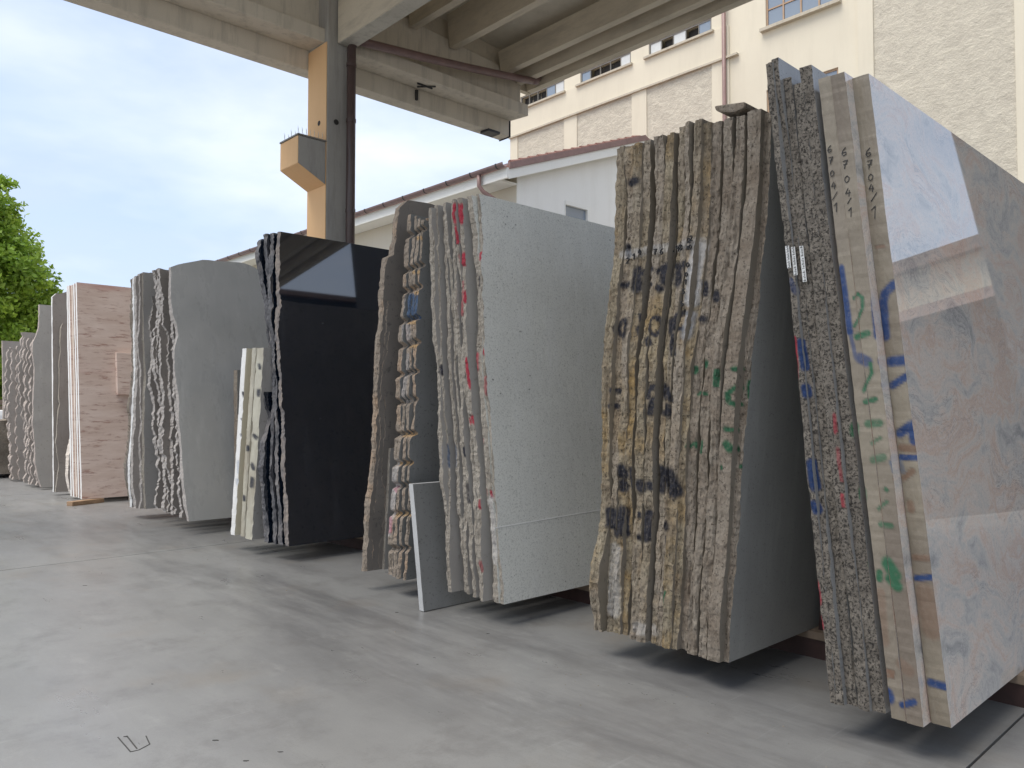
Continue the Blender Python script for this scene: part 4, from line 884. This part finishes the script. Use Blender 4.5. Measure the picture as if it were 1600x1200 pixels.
# thin groove line across the white slab: a stone vein
cw = SLABS['C'][-1]
p0 = ony(776, 828, 2.66); p1 = ony(935, 803, 2.66)
mb = MB(); yv = lambda z: cw[1]+cw[3]*z-.0008
mb.prism([(p0[0]+.02, yv(p0[2]), p0[2]), (p1[0]+.9, yv(p1[2]+.03), p1[2]+.03), (p1[0]+.9, yv(p1[2]+.034), p1[2]+.034), (p0[0]+.02, yv(p0[2]+.004), p0[2]+.004)], (0, -.0010, 0))
mb.build('pale_vein', M['vein'], cw[0])

# ---- handwriting: marker numbers as thin ribbons on the slab ends
DIG = {'0': [[(0.5, 1), (.1, .75), (.05, .3), (.4, 0), (.8, .2), (.9, .65), (.5, 1)]], '1': [[(.2, .7), (.6, 1), (.55, 0)]],
       '2': [[(.1, .8), (.5, 1), (.85, .75), (.6, .4), (.1, 0), (.9, .05)]], '4': [[(.5, 1), (.1, .4), (.9, .45)], [(.7, .75), (.65, 0)]],
       '5': [[(.85, 1), (.25, .95), (.2, .55), (.7, .55), (.85, .25), (.5, 0), (.1, .1)]], '6': [[(.7, 1), (.25, .7), (.1, .3), (.4, 0), (.8, .15), (.75, .45), (.2, .4)]],
       '7': [[(.1, .95), (.85, 1), (.5, .5), (.35, 0)], [(.2, .5), (.8, .55)]], '8': [[(.5, .55), (.15, .8), (.5, 1), (.85, .8), (.15, .25), (.5, 0), (.85, .25), (.5, .55)]],
       '9': [[(.8, .7), (.4, .5), (.15, .8), (.5, 1), (.8, .75), (.7, 0)]], '/': [[(.95, 1), (.05, 0)]], '-': [[(.2, .5), (.8, .55)]]}
def write(sl, items, w=.0009, lift=.006):
    o, yn0, yf0, k, xe, zs = sl; mb = MB()
    for ch, px, py, hpx in items:
        c = onx(px, py, float(xe.mean())); d = np.dot(c-CAM, fw); h = hpx*.9*d/F; wd = min(h*.75, (yf0-yn0)*.8)
        ymid = (yn0+yf0)/2+k*c[2]; yc = min(max(c[1], ymid-.2*(yf0-yn0)), ymid+.2*(yf0-yn0))
        for st in DIG[ch]:
            P = [(yc+wd*(.5-u), c[2]+h*(v-.5)) for u, v in st]
            for (ya, za), (yb, zb) in zip(P[:-1], P[1:]):
                L = math.hypot(yb-ya, zb-za); ny, nz = -(zb-za)/L*w, (yb-ya)/L*w
                xa = float(np.interp(za, zs, xe))-lift; xb = float(np.interp(zb, zs, xe))-lift
                ey, ez = (yb-ya)/L*w*.6, (zb-za)/L*w*.6
                mb.prism([(xa, ya+ny-ey, za+nz-ez), (xa, ya-ny-ey, za-nz-ez), (xb, yb-ny+ey, zb-nz+ez), (xb, yb+ny+ey, zb+nz+ez)], (lift*.6, 0, 0))
    return mb.build('marker_number', M['ink'], o)
SA = SLABS['A']; SB = SLABS['B']
write(SA[7], [('6', 1357, 238, 15), ('7', 1359, 257, 15), ('0', 1361, 277, 12), ('4', 1362, 294, 14), ('/', 1366, 308, 14), ('1', 1367, 332, 22)], lift=.0028)
write(SA[6], [('6', 1319, 237, 14), ('7', 1321, 257, 14), ('0', 1324, 280, 12), ('4', 1326, 301, 14), ('/', 1328, 314, 9), ('1', 1330, 332, 16)], lift=.0028)
write(SA[5], [('6', 1291, 234, 12), ('7', 1293, 252, 12), ('0', 1296, 272, 10), ('4', 1298, 291, 13), ('/', 1301, 307, 13), ('1', 1303, 325, 16)], lift=.0028)
for i, ch, px, py in ((1, '2', 982, 407), (2, '1', 991, 401), (3, '4', 1001, 394), (4, '7', 1021, 393), (5, '6', 1034, 393), (6, '5', 1050, 390), (7, '9', 1057, 388), (8, '8', 1063, 387)):
    write(SB[i], [(ch, px, py, 10)], w=.0010, lift=.012)
write(SB[9], [('2', 1073, 376, 8), ('2', 1079, 372, 9), ('1', 1072, 388, 7), ('0', 1079, 386, 8), ('0', 1076, 414, 8), ('0', 1074, 429, 7), ('1', 1073, 441, 9), ('5', 1070, 456, 8), ('5', 1069, 475, 9)], w=.0010, lift=.012)
# paper labels with printed bars on the granite edges
for i, (px, pya, pyb) in zip((0, 1, 2), ((1234, 385, 420), (1247, 385, 430), (1261, 383, 440))):
    o, yn0, yf0, k, xe, zs = SA[i]; c0 = onx(px, pya, 2.37); c1 = onx(px, pyb, 2.37)
    w_ = .0065; mb = MB(); mk = MB(); n_ = 26
    ym = (yn0+yf0)/2
    za, zb = c1[2], c0[2]; X = min(float(np.interp(z, zs, xe)) for z in np.linspace(za, zb, 9))-.011
    mb.prism([(X, ym+k*za-w_, za), (X, ym+k*za+w_, za), (X, ym+k*zb+w_, zb), (X, ym+k*zb-w_, zb)], (.001, 0, 0)); lb = mb.build('paper_label', M['paper'], o)
    for q in range(n_):
        z = za+(zb-za)*(q+.5)/n_
        if q % 9 == 8: continue
        mk.box(X-.0006, X-.0001, ym+k*z-w_*.6, ym+k*z+w_*(.1 if q % 3 else .6), z, z+(zb-za)/n_*(.35 if q % 2 else .6))
    tag(mk.build('printed_bars', M['ink'], lb), kind='stuff')

# ---------------------------------------------------------------- racks under and between stacks
def rack(lo, hi, apex, zb, label, zt=1.5):
    """steel A-frame: base beams along Y with timber strips, two sloping posts each"""
    o = empty('steel_rack', (3.6, (lo+hi)/2, 0), label, 'rack', 'steel racks carrying the stone stacks')
    for x in (3.08, 4.15):
        q = MB(); q.box(x, x+.10, lo, hi, 0.0, zb-.032); q.build('base_beam', M['rust'], o)
        q = MB(); q.box(x-.01, x+.11, lo, hi, zb-.031, zb-.001); q.build('timber_strip', M['wood_pale'], o)
        if apex:
            for (ya, yb) in apex:
                q = MB(); q.prism([(x+.03, ya-.012, zb), (x+.03, ya+.012, zb), (x+.03, yb+.012, zt), (x+.03, yb-.012, zt)], (.05, 0, 0)); q.build('post', M['rust'], o)
def edges(st, z, i=0): s_ = SLABS[st][i]; return s_[1]+s_[3]*z, s_[2]+s_[3]*z
def near(st, z): s_ = SLABS[st][-1]; return s_[1]+s_[3]*z
def far(st, z): s_ = SLABS[st][0]; return s_[2]+s_[3]*z
for a, b_, zb, lab in (('A', 'B', .11, 'steel rack with timber strip under the nearest stack and the yellowish stack'), ('C', 'D', .10, 'steel rack under the light grey and the brown notched stacks'),
                       ('G', 'H', .10, 'steel rack under the grey wavy stack and the mixed stack beside it')):
    lo, hi = near(a, .1)-.05, far(b_, .1)+.05
    ap = [(far(a, zb)+.035, far(a, 1.5)+.022)]
    if a != 'G': ap.append((near(b_, zb)-.035, near(b_, 1.5)-.022))
    rack(lo, hi, ap, zb, lab)
rack(near('E', .1)-.05, far('F', .1)+.1, [(far('E', .1)+.03, far('E', 1.5)+.03)], .11, 'steel rack under the black stack and the short cream slabs')
rack(near('I', .05)-.02, far('I', .05)+.5, [(far('I', .05)+.03, far('I', 1.5)+.03)], .05, 'steel rack under the pink travertine stack')
rack(near('J', .04)-.05, far('J', .04)+.3, [(far('J', .04)+.03, far('J', 1.5)+.03)], .04, 'low rack under the tall taupe slabs', 1.5)
rack(near('K', .03)-.05, far('L', .03)+.3, [(far('L', .03)+.03, far('L', 1.5)+.03)], .031, 'low rack under the two scalloped stacks at the far left', 1.5)
# timber on the floor before the travertine stack
a = onz2(113, 791); b_ = onz2(163, 785)
mb = MB(); d = (b_-a).normalized(); n = Vector((-d.y, d.x, 0))*.09
mb.prism([a, b_, b_+n, a+n], (0, 0, .045)); tag(mb.build('timber_bearer', M['wood'], bevel=.003), 'short brown timber bearer on the floor before the pink travertine stack', 'bearer')

# small stone chips and grit scattered on the floor near the stacks
rs = np.random.RandomState(21); mb = MB()
for i in range(150):
    x = 2.35-abs(rs.normal())*.28 if i < 120 else rs.uniform(.3, 3.2); y = rs.uniform(.9, 8.5); r = rs.uniform(.001, .004)*(1.5 if rs.rand() < .08 else 1)
    pts = [Vector((x+r*rs.uniform(.6, 1.3)*cos(a), y+r*rs.uniform(.6, 1.3)*sin(a), .0003)) for a in (0, 1.3, 2.6, 3.9, 5.1)]
    n0 = len(mb.v); mb.add(pts+[Vector((x+r*.2, y, r*rs.uniform(.5, 1)))], [(0, 1, 5), (1, 2, 5), (2, 3, 5), (3, 4, 5), (4, 0, 5), (4, 3, 2, 1, 0)])
tag(mb.build('stone_chips', M['edge_pale']), 'tiny stone chips and grit scattered over the concrete floor before the stacks', 'chips', kind='stuff')
